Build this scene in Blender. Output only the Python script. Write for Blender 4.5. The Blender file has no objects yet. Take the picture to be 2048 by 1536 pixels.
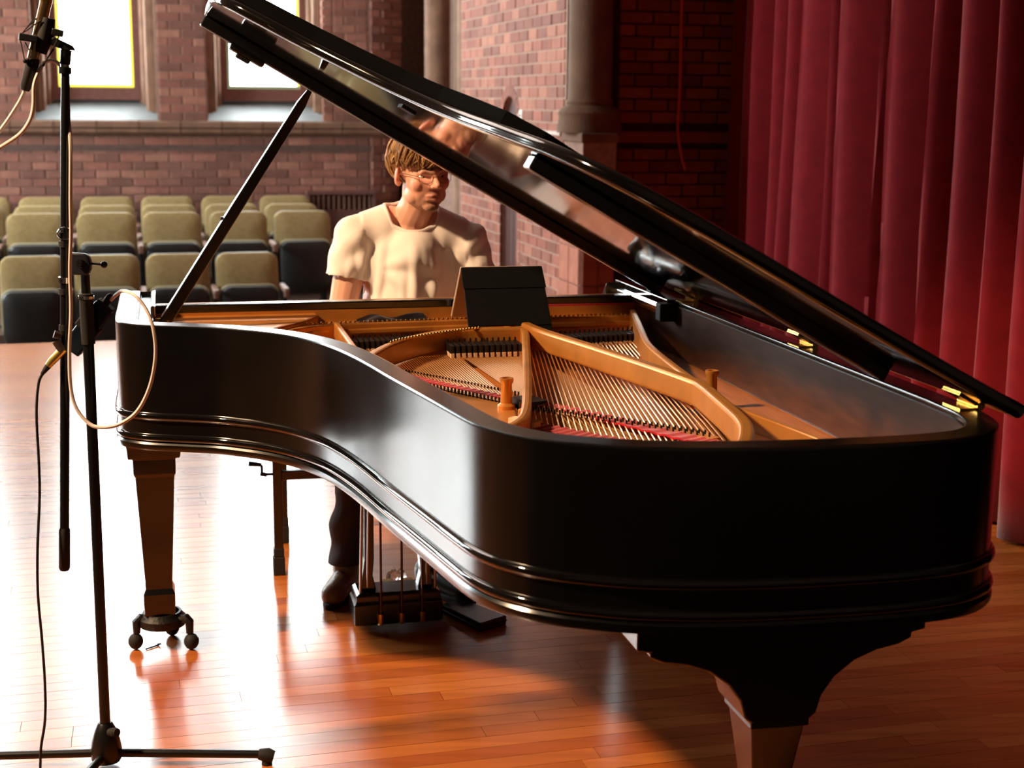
import bpy, bmesh, math, random
from mathutils import Vector, Matrix, Euler
random.seed(7)
R = math.radians
scene = bpy.context.scene
COL = scene.collection

# ------------------------------------------------------------------ camera
CAM_F, CAM_Y, CAM_ROLL, CAM_H = 2900.0, 205.0, -0.0095, 1.485      # focal length in pixels of a 2048 wide frame
_p = math.atan((768 - CAM_Y) / CAM_F)
_fw = Vector((0, math.cos(_p), -math.sin(_p))); _up = Vector((0, math.sin(_p), math.cos(_p))); _rt = Vector((1, 0, 0))
_c, _s = math.cos(CAM_ROLL), math.sin(CAM_ROLL)
CR, CU = _rt * _c - _up * _s, _rt * _s + _up * _c
cam_data = bpy.data.cameras.new('camera'); cam = bpy.data.objects.new('camera', cam_data); COL.objects.link(cam)
cam_data.sensor_width = 36.0; cam_data.lens = 36.0 * CAM_F / 2048
cam_data.clip_start = 0.05; cam_data.clip_end = 100
m = Matrix(((CR.x, CU.x, -_fw.x, 0), (CR.y, CU.y, -_fw.y, 0), (CR.z, CU.z, -_fw.z, CAM_H), (0, 0, 0, 1)))
cam.matrix_world = m
scene.camera = cam
cam_data.dof.use_dof = True; cam_data.dof.focus_distance = 3.4; cam_data.dof.aperture_fstop = 5.0

# ------------------------------------------------------------------ frames of the place
def frame(yaw, origin):
    a = Vector((-math.cos(yaw), -math.sin(yaw), 0)); b = Vector((math.sin(yaw), -math.cos(yaw), 0))
    return Matrix(((a.x, b.x, 0, origin[0]), (a.y, b.y, 0, origin[1]), (0, 0, 1, 0), (0, 0, 0, 1)))
PIANO = frame(R(13.5), (0.388, 4.246))          # x along the keyboard to the treble, y along the spine to the tail
ROOM = frame(R(15.0), (-1.01, 13.65))           # origin: corner of back and side wall

# ------------------------------------------------------------------ world, lamps, exposure
world = bpy.data.worlds.new('world'); scene.world = world; world.use_nodes = True
bg = world.node_tree.nodes['Background']; bg.inputs[0].default_value = (1.0, 0.90, 0.82, 1); bg.inputs[1].default_value = 0.03
def lamp(name, kind, loc, target, power, color, size=1.0, size_y=None, shape=None):
    d = bpy.data.lights.new(name, kind); o = bpy.data.objects.new(name, d); COL.objects.link(o)
    o.location = loc; o.rotation_euler = (Vector(target) - Vector(loc)).to_track_quat('-Z', 'Y').to_euler()
    d.energy = power; d.color = color
    if kind == 'AREA':
        d.shape = shape or 'DISK'; d.size = size
        if size_y: d.shape = 'RECTANGLE'; d.size_y = size_y
    elif kind == 'SPOT': d.shadow_soft_size = size
    return o
KEY = lamp('key_spot', 'SPOT', PIANO @ Vector((5.6, 1.35, 4.9)), PIANO @ Vector((.90, .42, .55)), 3300, (1.0, 0.67, 0.40), 0.22)  # warm key spot standing in for sun through an unseen left window
KEY.data.spot_size = R(32); KEY.data.spot_blend = .5
FILL = lamp('fill_lamp', 'AREA', ROOM @ Vector((4.8, 3.6, 6.6)), ROOM @ Vector((3.4, 5.5, 0))  , 150, (1.0, 0.84, 0.74), 4.0)  # unseen soft fill lamp, added to lift the general light
WINDOW_LIGHT = 24.0
scene.view_settings.view_transform = 'Standard'; scene.view_settings.look = 'None'
scene.view_settings.gamma = 1.0; scene.view_settings.use_curve_mapping = False
scene.view_settings.exposure = 0.0

# ------------------------------------------------------------------ materials
def nodes_of(name):
    mt = bpy.data.materials.new(name); mt.use_nodes = True
    nt = mt.node_tree; return mt, nt, nt.nodes['Principled BSDF']
def setp(b, **k):
    for n, v in k.items():
        b.inputs[n.replace('_', ' ')].default_value = v
def rgb(h):                                        # sRGB hex to linear
    h = h.lstrip('#'); o = []
    for i in (0, 2, 4):
        c = int(h[i:i + 2], 16) / 255; o.append(c / 12.92 if c <= .04045 else ((c + .055) / 1.055) ** 2.4)
    return (*o, 1)
def mat(name, col, rough=.5, metal=0, spec=.5, noise=0, scale=20, bump=0, bscale=120, coat=0, coat_rough=.1, sheen=0, stretch=None, rvar=0):
    mt, nt, b = nodes_of(name); col = rgb(col) if isinstance(col, str) else col
    setp(b, Base_Color=col, Roughness=rough, Metallic=metal); b.inputs['Specular IOR Level'].default_value = spec
    if coat: setp(b, Coat_Weight=coat, Coat_Roughness=coat_rough)
    if sheen: setp(b, Sheen_Weight=sheen, Sheen_Roughness=.4)
    L = nt.links.new
    if noise or bump or rvar:
        tc = nt.nodes.new('ShaderNodeTexCoord'); src = tc.outputs['Object']
        if stretch:
            mp = nt.nodes.new('ShaderNodeMapping'); mp.inputs['Scale'].default_value = stretch; L(src, mp.inputs[0]); src = mp.outputs[0]
    if noise:
        n = nt.nodes.new('ShaderNodeTexNoise'); n.inputs['Scale'].default_value = scale; n.inputs['Detail'].default_value = 4; L(src, n.inputs['Vector'])
        r = nt.nodes.new('ShaderNodeMapRange'); r.inputs[1].default_value = .3; r.inputs[2].default_value = .7
        r.inputs[3].default_value = 1 - noise; r.inputs[4].default_value = 1 + noise; L(n.outputs[0], r.inputs[0])
        mx = nt.nodes.new('ShaderNodeMix'); mx.data_type = 'RGBA'; mx.blend_type = 'MULTIPLY'; mx.inputs[0].default_value = 1
        mx.inputs[6].default_value = col; L(r.outputs[0], mx.inputs[7]); L(mx.outputs[2], b.inputs['Base Color'])
        if rvar:
            rr = nt.nodes.new('ShaderNodeMapRange'); rr.inputs[1].default_value = .3; rr.inputs[2].default_value = .7
            rr.inputs[3].default_value = max(.02, rough - rvar); rr.inputs[4].default_value = rough + rvar; L(n.outputs[0], rr.inputs[0]); L(rr.outputs[0], b.inputs['Roughness'])
    if bump:
        n2 = nt.nodes.new('ShaderNodeTexNoise'); n2.inputs['Scale'].default_value = bscale; n2.inputs['Detail'].default_value = 3; L(src, n2.inputs['Vector'])
        bp = nt.nodes.new('ShaderNodeBump'); bp.inputs['Strength'].default_value = bump; bp.inputs['Distance'].default_value = .01
        L(n2.outputs[0], bp.inputs['Height']); L(bp.outputs[0], b.inputs['Normal'])
    return mt
def emis(name, col, strength):
    mt, nt, b = nodes_of(name)
    setp(b, Base_Color=(.02, .02, .02, 1), Emission_Color=col, Emission_Strength=strength); return mt
def random_mat(name, stops, rough, island, spec=.3, noise=.18, scale=9, bump=.4, bscale=45, coat=0, stretch=None, coat_rough=.1):
    """each piece its own tone: by object, or by mesh island where the pieces are joined"""
    mt, nt, b = nodes_of(name); L = nt.links.new
    if island: src = nt.nodes.new('ShaderNodeNewGeometry').outputs['Random Per Island']
    else: src = nt.nodes.new('ShaderNodeObjectInfo').outputs['Random']
    cr = nt.nodes.new('ShaderNodeValToRGB'); cr.color_ramp.interpolation = 'CONSTANT' if len(stops) > 6 else 'LINEAR'
    e = cr.color_ramp.elements
    for i, s in enumerate(stops):
        el = e[i] if i < 2 else e.new(0.5)
        el.position = i / (len(stops) - 1) if i < len(stops) else 1
    for i, s in enumerate(stops):
        e[i].position = i / max(1, len(stops) - 1); e[i].color = rgb(s)
    L(src, cr.inputs[0])
    geo = nt.nodes.new('ShaderNodeNewGeometry')
    mp = nt.nodes.new('ShaderNodeMapping'); mp.inputs['Scale'].default_value = stretch or (1, 1, 1)
    mp.inputs['Rotation'].default_value = (0, 0, -R(15)) if stretch else (0, 0, 0)
    L(geo.outputs['Position'], mp.inputs[0])
    n = nt.nodes.new('ShaderNodeTexNoise'); n.inputs['Scale'].default_value = scale; n.inputs['Detail'].default_value = 5; L(mp.outputs[0], n.inputs['Vector'])
    r = nt.nodes.new('ShaderNodeMapRange'); r.inputs[1].default_value = .3; r.inputs[2].default_value = .7
    r.inputs[3].default_value = 1 - noise; r.inputs[4].default_value = 1 + noise; L(n.outputs[0], r.inputs[0])
    mx = nt.nodes.new('ShaderNodeMix'); mx.data_type = 'RGBA'; mx.blend_type = 'MULTIPLY'; mx.inputs[0].default_value = 1
    L(cr.outputs[0], mx.inputs[6]); L(r.outputs[0], mx.inputs[7]); L(mx.outputs[2], b.inputs['Base Color'])
    setp(b, Roughness=rough); b.inputs['Specular IOR Level'].default_value = spec
    if coat: setp(b, Coat_Weight=coat, Coat_Roughness=coat_rough)
    if bump:
        n2 = nt.nodes.new('ShaderNodeTexNoise'); n2.inputs['Scale'].default_value = bscale; n2.inputs['Detail'].default_value = 4; L(mp.outputs[0], n2.inputs['Vector'])
        bp = nt.nodes.new('ShaderNodeBump'); bp.inputs['Strength'].default_value = bump; bp.inputs['Distance'].default_value = .006
        L(n2.outputs[0], bp.inputs['Height']); L(bp.outputs[0], b.inputs['Normal'])
    return mt
M = {}
M['lacquer'] = mat('black_lacquer', '#0a0908', .2, coat=.8, coat_rough=.2, spec=.6, noise=.25, scale=6, rvar=.03)
M['lacquer_gloss'] = mat('polished_black_lacquer', '#0b0908', .07, spec=.6, noise=.2, scale=9, rvar=.02, coat=1.0, coat_rough=.05)
M['inner_rim'] = mat('dark_stained_inner_rim', '#4a2a17', .42, spec=.35, noise=.35, scale=7, stretch=(9, 1.5, 9))
M['plate'] = mat('bronze_painted_iron', '#c07f38', .36, metal=.45, noise=.12, scale=14, bump=.04, bscale=260)
M['soundboard'] = mat('varnished_spruce', '#b06828', .42, noise=.2, scale=5, stretch=(18, 1.2, 1), coat=.08)
M['bridge'] = mat('maple_bridge', '#b07a3e', .45, noise=.15, scale=30)
M['string'] = mat('wound_copper_string', '#e2a565', .3, metal=.9)
M['steel_string'] = mat('plain_steel_string', '#b5824e', .5, metal=.6)
M['pin'] = mat('nickel_tuning_pin', '#c9a37c', .25, metal=.9)
M['brass'] = mat('brass', '#d6a651', .22, metal=1, noise=.1, scale=60)
M['felt_red'] = mat('red_felt', '#b01622', .95, spec=.1, noise=.25, scale=90, sheen=.5)
M['felt_pale'] = mat('pale_felt', '#d9b58f', .95, spec=.1, noise=.1, scale=90)
M['damper'] = mat('black_damper_head', '#0c0a09', .4, noise=.2, scale=40)
M['iron'] = mat('black_iron', '#15120f', .5, metal=.3, noise=.3, scale=40, bump=.2)
M['chrome'] = mat('chrome', '#d8d8d6', .15, metal=1)
M['black_metal'] = mat('black_powder_coated_tube', '#0c0d0d', .34, spec=.5, noise=.2, scale=60)
M['rubber'] = mat('black_rubber', '#16130f', .75, noise=.2, scale=60)
M['ivory'] = mat('ivory_key', '#e6dcc6', .3)
# ------------------------------------------------------------------ mesh helpers
class MB:
    def __init__(s): s.v = []; s.f = []
    def add(s, vs, fs):
        o = len(s.v); s.v += [Vector(x) for x in vs]; s.f += [tuple(i + o for i in f) for f in fs]; return s
    def box(s, c, d, rot=None, taper=1.0, bev=0):
        x, y, z = d[0] / 2, d[1] / 2, d[2] / 2; c = Vector(c)
        q = Euler(rot).to_matrix() if rot else Matrix.Identity(3)
        if bev:
            b = bev; vs = []
            for sz in (-1, 1):
                for (px, py) in ((x - b, y), (x, y - b), (x, -y + b), (x - b, -y), (-x + b, -y), (-x, -y + b), (-x, y - b), (-x + b, y)):
                    vs.append(c + q @ Vector((px, py, sz * z)))
            fs = [tuple(range(7, -1, -1))[::-1][::-1], tuple(range(8, 16))[::-1]]
            fs += [((i + 1) % 8, i, 8 + i, 8 + (i + 1) % 8) for i in range(8)]
            return s.add(vs, fs)
        vs = [c + q @ Vector((sx * x * (taper if sz < 0 else 1), sy * y * (taper if sz < 0 else 1), sz * z)) for sz in (-1, 1) for sx, sy in ((-1, -1), (1, -1), (1, 1), (-1, 1))]
        return s.add(vs, [(3, 2, 1, 0), (4, 5, 6, 7), (0, 1, 5, 4), (1, 2, 6, 5), (2, 3, 7, 6), (3, 0, 4, 7)])
    def span(s, a, b, bev=0):
        a, b = Vector(a), Vector(b); return s.box((a + b) / 2, [abs(b[i] - a[i]) for i in range(3)], bev=bev)
    def tube(s, path, r, n=8, cap=True):
        P = [Vector(p) for p in path]; rr = r if isinstance(r, (list, tuple)) else [r] * len(P)
        vs = []; prev = None
        for i, p in enumerate(P):
            t = (P[min(i + 1, len(P) - 1)] - P[max(i - 1, 0)]).normalized()
            if prev is None:
                ax = Vector((0, 0, 1)) if abs(t.z) < .9 else Vector((1, 0, 0)); nn = (ax - t * ax.dot(t)).normalized()
            else:
                nn = (prev - t * prev.dot(t)); nn = nn.normalized() if nn.length > 1e-6 else t.orthogonal().normalized()
            prev = nn; bb = t.cross(nn)
            for k in range(n):
                a = 2 * math.pi * k / n; vs.append(p + (nn * math.cos(a) + bb * math.sin(a)) * rr[i])
        fs = [(i * n + k, i * n + (k + 1) % n, (i + 1) * n + (k + 1) % n, (i + 1) * n + k) for i in range(len(P) - 1) for k in range(n)]
        if cap: fs += [tuple(range(n - 1, -1, -1)), tuple((len(P) - 1) * n + k for k in range(n))]
        return s.add(vs, fs)
    def lathe(s, prof, n=20, mtx=None):                # prof: (radius, z)
        vs = []; mtx = mtx or Matrix.Identity(4)
        for r, z in prof:
            for k in range(n):
                a = 2 * math.pi * k / n; vs.append(mtx @ Vector((r * math.cos(a), r * math.sin(a), z)))
        fs = [(i * n + k, i * n + (k + 1) % n, (i + 1) * n + (k + 1) % n, (i + 1) * n + k) for i in range(len(prof) - 1) for k in range(n)]
        fs += [tuple(range(n - 1, -1, -1)), tuple((len(prof) - 1) * n + k for k in range(n))]
        return s.add(vs, fs)
    def ball(s, c, r, n=10, sc=(1, 1, 1)):
        m = max(5, n // 2 + 1); vs = []; c = Vector(c)
        for i in range(1, m):
            a = math.pi * i / m
            for k in range(n):
                b = 2 * math.pi * k / n; vs.append(c + Vector((r * sc[0] * math.sin(a) * math.cos(b), r * sc[1] * math.sin(a) * math.sin(b), r * sc[2] * math.cos(a))))
        t = len(vs); vs += [c + Vector((0, 0, r * sc[2])), c - Vector((0, 0, r * sc[2]))]
        fs = [(i * n + k, (i + 1) * n + k, (i + 1) * n + (k + 1) % n, i * n + (k + 1) % n) for i in range(m - 2) for k in range(n)]
        fs += [(t, k, (k + 1) % n) for k in range(n)] + [(t + 1, (m - 2) * n + (k + 1) % n, (m - 2) * n + k) for k in range(n)]
        return s.add(vs, fs)
    def prism(s, poly, lo, hi, fn=None):               # polygon in (x, y) extruded along z, points mapped by fn
        n = len(poly); fn = fn or (lambda x, y, z: (x, y, z))
        vs = [fn(x, y, lo) for x, y in poly] + [fn(x, y, hi) for x, y in poly]
        fs = [tuple(range(n - 1, -1, -1)), tuple(range(n, 2 * n))] + [(i, (i + 1) % n, n + (i + 1) % n, n + i) for i in range(n)]
        return s.add(vs, fs)
    def sweep(s, path, section, closed=False):
        """section (offset to the left of the path, z) swept along a flat path of (x, y)"""
        P = [Vector((p[0], p[1])) for p in path]; n = len(section); vs = []
        for i, p in enumerate(P):
            a = P[i - 1] if (i or closed) else P[0]; b = P[(i + 1) % len(P)] if (closed or i < len(P) - 1) else P[-1]
            t = (b - a).normalized(); nn = Vector((-t.y, t.x))
            for o, z in section: vs.append((p.x + nn.x * o, p.y + nn.y * o, z))
        k = len(P) if closed else len(P) - 1
        fs = [(i * n + j, i * n + (j + 1) % n, ((i + 1) % len(P)) * n + (j + 1) % n, ((i + 1) % len(P)) * n + j) for i in range(k) for j in range(n)]
        if not closed: fs += [tuple(range(n)), tuple((len(P) - 1) * n + j for j in range(n - 1, -1, -1))]
        return s.add(vs, fs)
    def mesh(s, name, material=None, smooth=False, fix=True):
        me = bpy.data.meshes.new(name); me.from_pydata([tuple(v) for v in s.v], [], s.f)
        if fix:
            bm = bmesh.new(); bm.from_mesh(me); bmesh.ops.recalc_face_normals(bm, faces=bm.faces); bm.to_mesh(me); bm.free()
        if material: me.materials.append(material)
        if smooth:
            me.shade_smooth()
            if hasattr(me, 'set_sharp_from_angle'): me.set_sharp_from_angle(angle=R(smooth if smooth is not True else 40))
        return me
def link(name, me, parent=None, mtx=None):
    o = bpy.data.objects.new(name, me); COL.objects.link(o)
    if parent: o.parent = parent
    if mtx is not None: o.matrix_local = mtx
    return o
def obj(name, mb, material, parent=None, mtx=None, smooth=False, bevel=0, seg=2, label=None):
    o = link(name, mb.mesh(name, material, smooth), parent, mtx)
    if bevel:
        b = o.modifiers.new('bevel', 'BEVEL'); b.width = bevel; b.segments = seg; b.limit_method = 'ANGLE'; b.angle_limit = R(35)
    if label: o['label'] = label
    return o
def tag(o, label, cat, group=None):
    o['label'] = label; o['category'] = cat
    if group: o['group'] = group
    return o
def thing(name, label, cat, mtx, group=None):
    o = bpy.data.objects.new(name, None); COL.objects.link(o); o.matrix_world = mtx; o.empty_display_size = .1
    return tag(o, label, cat, group)
def struct(name, mb, material, mtx=None, smooth=False):
    o = link(name, mb.mesh(name, material, smooth), None, mtx); o['kind'] = 'structure'; return o
def copy_tree(o, mtx=None, parent=None):
    c = o.copy(); COL.objects.link(c)
    if parent: c.parent = parent; c.matrix_parent_inverse = o.matrix_parent_inverse.copy()
    if mtx is not None: c.matrix_world = mtx
    for ch in list(o.children): copy_tree(ch, None, c)
    return c
def smooth_path(pts, sub=6, closed=False):
    P = [Vector(p) for p in pts]; n = len(P); out = []
    for i in range(n if closed else n - 1):
        p0 = P[i - 1] if (i or closed) else P[0]; p1 = P[i]; p2 = P[(i + 1) % n]; p3 = P[(i + 2) % n] if (closed or i + 2 < n) else P[-1]
        for k in range(sub):
            t = k / sub
            out.append(.5 * ((2 * p1) + (p2 - p0) * t + (2 * p0 - 5 * p1 + 4 * p2 - p3) * t * t + (3 * p1 - p0 - 3 * p2 + p3) * t ** 3))
    if not closed: out.append(P[-1])
    return out
T3 = lambda x, y, z: Matrix.Translation((x, y, z))
def lerp(a, b, t): return a + (b - a) * t
# ------------------------------------------------------------------ the room
M['brick'] = random_mat('red_brick', ['#84564a', '#915f52', '#986758', '#845a4e', '#9c6d5e', '#765046', '#8f6052'], .85, False)
M['brick_many'] = random_mat('red_brick_joined', ['#84564a', '#915f52', '#986758', '#845a4e', '#9c6d5e', '#765046', '#8f6052'], .85, True)
M['brick_dark'] = random_mat('dark_red_brick', ['#642a18', '#74321c', '#803a22', '#5a2618', '#864428'], .9, False)  # darker, redder brick tones for the wing wall
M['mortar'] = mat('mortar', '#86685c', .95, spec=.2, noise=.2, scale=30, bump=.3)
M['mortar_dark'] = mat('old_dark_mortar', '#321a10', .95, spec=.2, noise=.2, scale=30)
M['sandstone'] = mat('brown_sandstone', '#80604e', .8, spec=.25, noise=.22, scale=8, bump=.3, bscale=60)
M['sill_stone'] = mat('grey_slate_sill', '#6c6f70', .5, spec=.5, noise=.15, scale=7)
M['frame_wood'] = mat('dull_red_window_frame', '#7a5048', .5, noise=.15, scale=20)
M['door_wood'] = mat('dark_red_door_wood', '#43170f', .6, noise=.25, scale=12, stretch=(12, 12, 1))
WARM = ['#875143', '#92594a', '#986050', '#865548', '#9c6654', '#7c4d41', '#90594a']
M['brick_warm'] = random_mat('warm_brick', WARM, .85, False)
M['brick_warm_many'] = random_mat('warm_brick_joined', WARM, .85, True)
M['column_stone'] = mat('dark_brown_column_stone', '#664b39', .8, spec=.2, noise=.2, scale=8, bump=.3, bscale=60)
M['plaster'] = mat('brown_plaster', '#5a4436', .9, noise=.12, scale=3)
M['hall_floor'] = mat('dark_hall_floor', '#584236', .6, noise=.2, scale=4)
M['glass_white'] = emis('daylit_pale_glass', (.90, 1.0, 1.0, 1), WINDOW_LIGHT)
M['glass_yellow'] = emis('daylit_yellow_glass', (1.0, .90, .08, 1), 1.6)
M['glass_green'] = emis('daylit_olive_glass', (.45, .5, .28, 1), .55)
M['velvet'] = mat('red_velvet', '#74151c', .9, spec=.08, noise=.12, scale=14, bump=.25, bscale=300, sheen=.25)

def place_bricks(items, wall, meshes, many, limit=300):
    """items: matrices of unit bricks (mesh index, matrix). The first ones are parts, the rest one joined part"""
    for i, (k, mx) in enumerate(items[:limit]):
        link('brick', meshes[k], wall, mx)
    rest = items[limit:]
    if rest:
        mb = MB()
        for k, mx in rest:
            me = meshes[k]; mb.add([mx @ v.co for v in me.vertices], [tuple(p.vertices) for p in me.polygons])
        o = obj('bricks', mb, many, wall); o['kind'] = 'stuff'
BH, BL, BG = .072, .212, .011
brick_meshes = [MB().box((0, 0, 0), (BL * f - BG, .05, BH - BG), bev=.006).mesh('brick', M['brick']) for f in (1.0, .5)]
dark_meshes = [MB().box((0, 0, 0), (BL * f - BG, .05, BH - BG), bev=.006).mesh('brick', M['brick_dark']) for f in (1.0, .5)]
def brick_rect(x0, x1, z0, z1, put, skip=None):
    """courses between x0 and x1; put(x, z) gives the matrix of a brick centred there"""
    out = []; row0 = math.floor(z0 / BH)
    for r in range(row0, math.ceil(z1 / BH)):
        z = (r + .5) * BH
        if z < z0 or z > z1: continue
        x = x0
        first = .5 if r % 2 else 1.0
        while x < x1 - .04:
            f = first if x == x0 else (1.0 if x + BL <= x1 + .02 else .5)
            w = BL * f
            if x + w > x1 + .05: break
            if not (skip and skip(x + w / 2, z)):
                out.append((0 if f == 1.0 else 1, put(x + w / 2, z)))
            x += w
    return out
def jit(): return random.uniform(-.002, .002)

# back wall (y = 0, faces +y): core boxes around the two window openings in view and three further left
WIN = [(2.23, 3.27), (.74, 1.79), (3.73, 4.77), (5.2, 6.24)]
core = MB(); core.span((.30, -.45, -.6), (7.4, -.012, 1.2))
xs = sorted([e for w in WIN for e in w]); edges = [.30] + xs + [7.4]
for i in range(0, len(edges), 2): core.span((edges[i], -.45, 1.2), (edges[i + 1], -.012, 7.0))
core.span((.3, -.45, 5.3), (7.4, -.012, 7.0))
wall_back = struct('wall_back', core, M['mortar'], ROOM)
put_back = lambda x, z: T3(x, -.03 + jit(), z)
items = []
for x0, x1 in ((1.79, 2.23), (3.27, 3.73), (.34, .74)): items += brick_rect(x0 + .005, x1, 1.31, 2.55, put_back)
items += brick_rect(.34, 3.75, .45, 1.165, put_back)
# the corner pier turns away in a quarter round
PR = .34
def put_round(sx, z):
    a = (sx) / PR
    return T3(.34 - PR * math.sin(a), -PR - .03 + PR * math.cos(a) + jit(), z) @ Matrix.Rotation(a, 4, 'Z')
items += brick_rect(.01, PR * 1.45, 1.31, 2.45, put_round) + brick_rect(.01, PR * 1.45, .5, 1.165, put_round)
items += brick_rect(3.75, 4.6, .45, 1.165, put_back) + brick_rect(4.77, 5.2, 1.31, 2.6, put_back)
for x0, x1 in ((1.79, 2.23), (3.27, 3.73), (.34, .74)): items += brick_rect(x0 + .005, x1, 2.55, 3.6, put_back)
place_bricks(items, wall_back, brick_meshes, M['brick_many'])
pr = MB(); pr.lathe([(PR + .018, -.6), (PR + .018, 7.0)], 40, T3(.34, -PR - .03, 0)); obj('corner_pier', pr, M['mortar'], wall_back, smooth=True)

# string course under the windows: blocks of stone, each a piece
course = MB().span((.3, -.06, 1.19), (7.4, .0, 1.295)); trim_1 = struct('trim_1', course, M['mortar_dark'], ROOM)
x = .12; blk = MB().sweep([(0, 0), (.352, 0)], [(0, 1.178), (.035, 1.178), (.055, 1.20), (.055, 1.225), (.045, 1.235), (.07, 1.24), (.07, 1.285), (.06, 1.297), (0, 1.297)]).mesh('stone', M['sandstone'])
x = .24
while x < 4.3: link('stone', blk, trim_1, T3(x, 0, 0)); x += .36
# three dark courses
band = MB().span((.3, -.03, 1.03), (7.4, -.001, 1.085)); struct('trim_2', band, mat('dark_brick_band', '#58423c', .85, noise=.3, scale=16), ROOM)

def window(n, x0, x1, border):
    y_in = -.36; fr = MB()
    gx0, gx1, gz0, gz1 = x0 + .19, x1 - .20, 1.585, 5.2
    fw = .06
    fr.span((gx0 - fw, y_in - .03, gz0 - .10), (gx0, y_in + .05, gz1)); fr.span((gx1, y_in - .03, gz0 - .10), (gx1 + fw, y_in + .05, gz1))
    fr.span((gx0 - fw, y_in - .03, gz0 - .11), (gx1 + fw, y_in + .06, gz0)); fr.span((gx0 - fw, y_in - .03, gz1), (gx1 + fw, y_in + .05, gz1 + .1))
    w = struct('window_%d' % n, fr, M['frame_wood'], ROOM)
    bw = .028
    wht = MB().box((0, 0, 0), ((gx1 - gx0 - 2 * bw) / 2 - .002, .008, .298)).mesh('pane', M['glass_white'])
    z = gz0 + bw
    while z < gz1 - .3:
        for k in (0, 1): link('pane', wht, w, T3(gx0 + bw + (gx1 - gx0 - 2 * bw) * (.25 + .5 * k), y_in, z + .15))
        z += .3
    yb = MB().box((0, 0, 0), (bw, .008, .298)).mesh('border_pane', border[0]); yr = MB().box((0, 0, 0), (bw, .008, .298)).mesh('border_pane', border[1])
    z = gz0 + bw
    while z < gz1 - .3:
        link('border_pane', yr, w, T3(gx0 + bw / 2, y_in, z + .15)); link('border_pane', yb, w, T3(gx1 - bw / 2, y_in, z + .15)); z += .3
    bb = MB().box((0, 0, 0), ((gx1 - gx0) / 3 - .002, .008, bw)).mesh('border_pane', border[2])
    for k in range(3): link('border_pane', bb, w, T3(gx0 + (gx1 - gx0) * (k + .5) / 3, y_in, gz0 + bw / 2))
    s = MB(); s.prism([(-.34, 1.46), (.0, 1.30), (.0, 1.2), (-.45, 1.2), (-.45, 1.46)], x0 - .01, x1 + .01, lambda a, b, c: (c, a, b))
    obj('sill', s, M['sill_stone'], w)
    for sx, e0, e1 in ((1, x0, gx0 - fw), (-1, x1, gx1 + fw)):
        j = MB()
        q = lambda t: e0 + (e1 - e0) * t
        poly = [(q(-.12), -.44), (q(0), -.05), (q(0), -.14), (q(.34), -.14), (q(.42), -.21), (q(.42), -.25), (q(.86), -.27), (q(1.1), -.33), (q(1.1), -.44)]
        j.prism(poly, 1.3, 5.3); obj('jamb', j, M['sandstone'], w)
        sh = MB(); sh.lathe([(.035, 1.38), (.035, 5.2)], 14, T3(q(.42), -.19, 0)); obj('colonnette', sh, M['sandstone'], w, smooth=True)
    return w
window(1, *WIN[0], (M['glass_yellow'],) * 3)
window(2, *WIN[1], (M['glass_green'], M['glass_yellow'], M['glass_green']))
window(3, *WIN[2], (M['glass_yellow'],) * 3)
window(4, *WIN[3], (M['glass_yellow'],) * 3)

# right side wall (x = 0, faces +x) with an arched doorway
D0, D1, DZ = 3.60, 4.05, 1.53
def arch(y): c = (D0 + D1) / 2; r = (D1 - D0) / 2; t = (y - c) / r; return DZ - .26 * (1 - math.sqrt(max(0, 1 - t * t)))
ys = [D0 + (D1 - D0) * k / 12 for k in range(13)]
poly = [(2.36, -.6), (D0, -.6)] + [(y, arch(y)) for y in ys] + [(D1, -.6), (5.12, -.6), (5.12, 7.0), (2.36, 7.0)]
warm_meshes = [MB().box((0, 0, 0), (BL * f - BG, .05, BH - BG), bev=.006).mesh('brick', M['brick_warm']) for f in (1.0, .5)]
core = MB().prism(poly, -.40, .013, lambda a, b, c: (c, a, b))
wall_right = struct('wall_right', core, mat('pale_mortar', '#a88a7a', .95, spec=.2, noise=.2, scale=25, bump=.3), ROOM)
put_right = lambda y, z: T3(-.005 + jit(), y, z) @ Matrix.Rotation(R(90), 4, 'Z')
def in_door(y, z): return D0 - .155 < y < D1 + .155 and z < DZ + .09
def row_fill(y0, y1, r):
    out = []; y = y0; z = (r + .5) * BH; first = .5 if r % 2 else 1.0
    while y < y1 - .03:
        w = min(BL * (first if y == y0 else 1.0), y1 - y)
        if y1 - y - w < .05: w = y1 - y
        k = 0 if w > BL * .7 else 1; out.append((k, put_right(y + w / 2, z) @ Matrix.Diagonal((max(.1, (w - BG) / ((BL if k == 0 else BL / 2) - BG)), 1, 1, 1)))); y += w
    return out
items = []
for r in range(0, int(3.6 / BH)):
    z = (r + .5) * BH; hw = (D1 - D0) / 2 + .082; zc = DZ - .26
    if z > zc: hw = hw * math.sqrt(max(0, 1 - ((z - zc) / .345) ** 2))
    if hw > .03: items += row_fill(2.38, (D0 + D1) / 2 - hw, r) + row_fill((D0 + D1) / 2 + hw, 5.1, r)
    else: items += row_fill(2.38, 5.1, r)
items.sort(key=lambda i: abs(i[1].translation.z - 1.45) + .02 * abs(i[1].translation.y - 4))
place_bricks(items, wall_right, warm_meshes, M['brick_warm_many'], 250)
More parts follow.
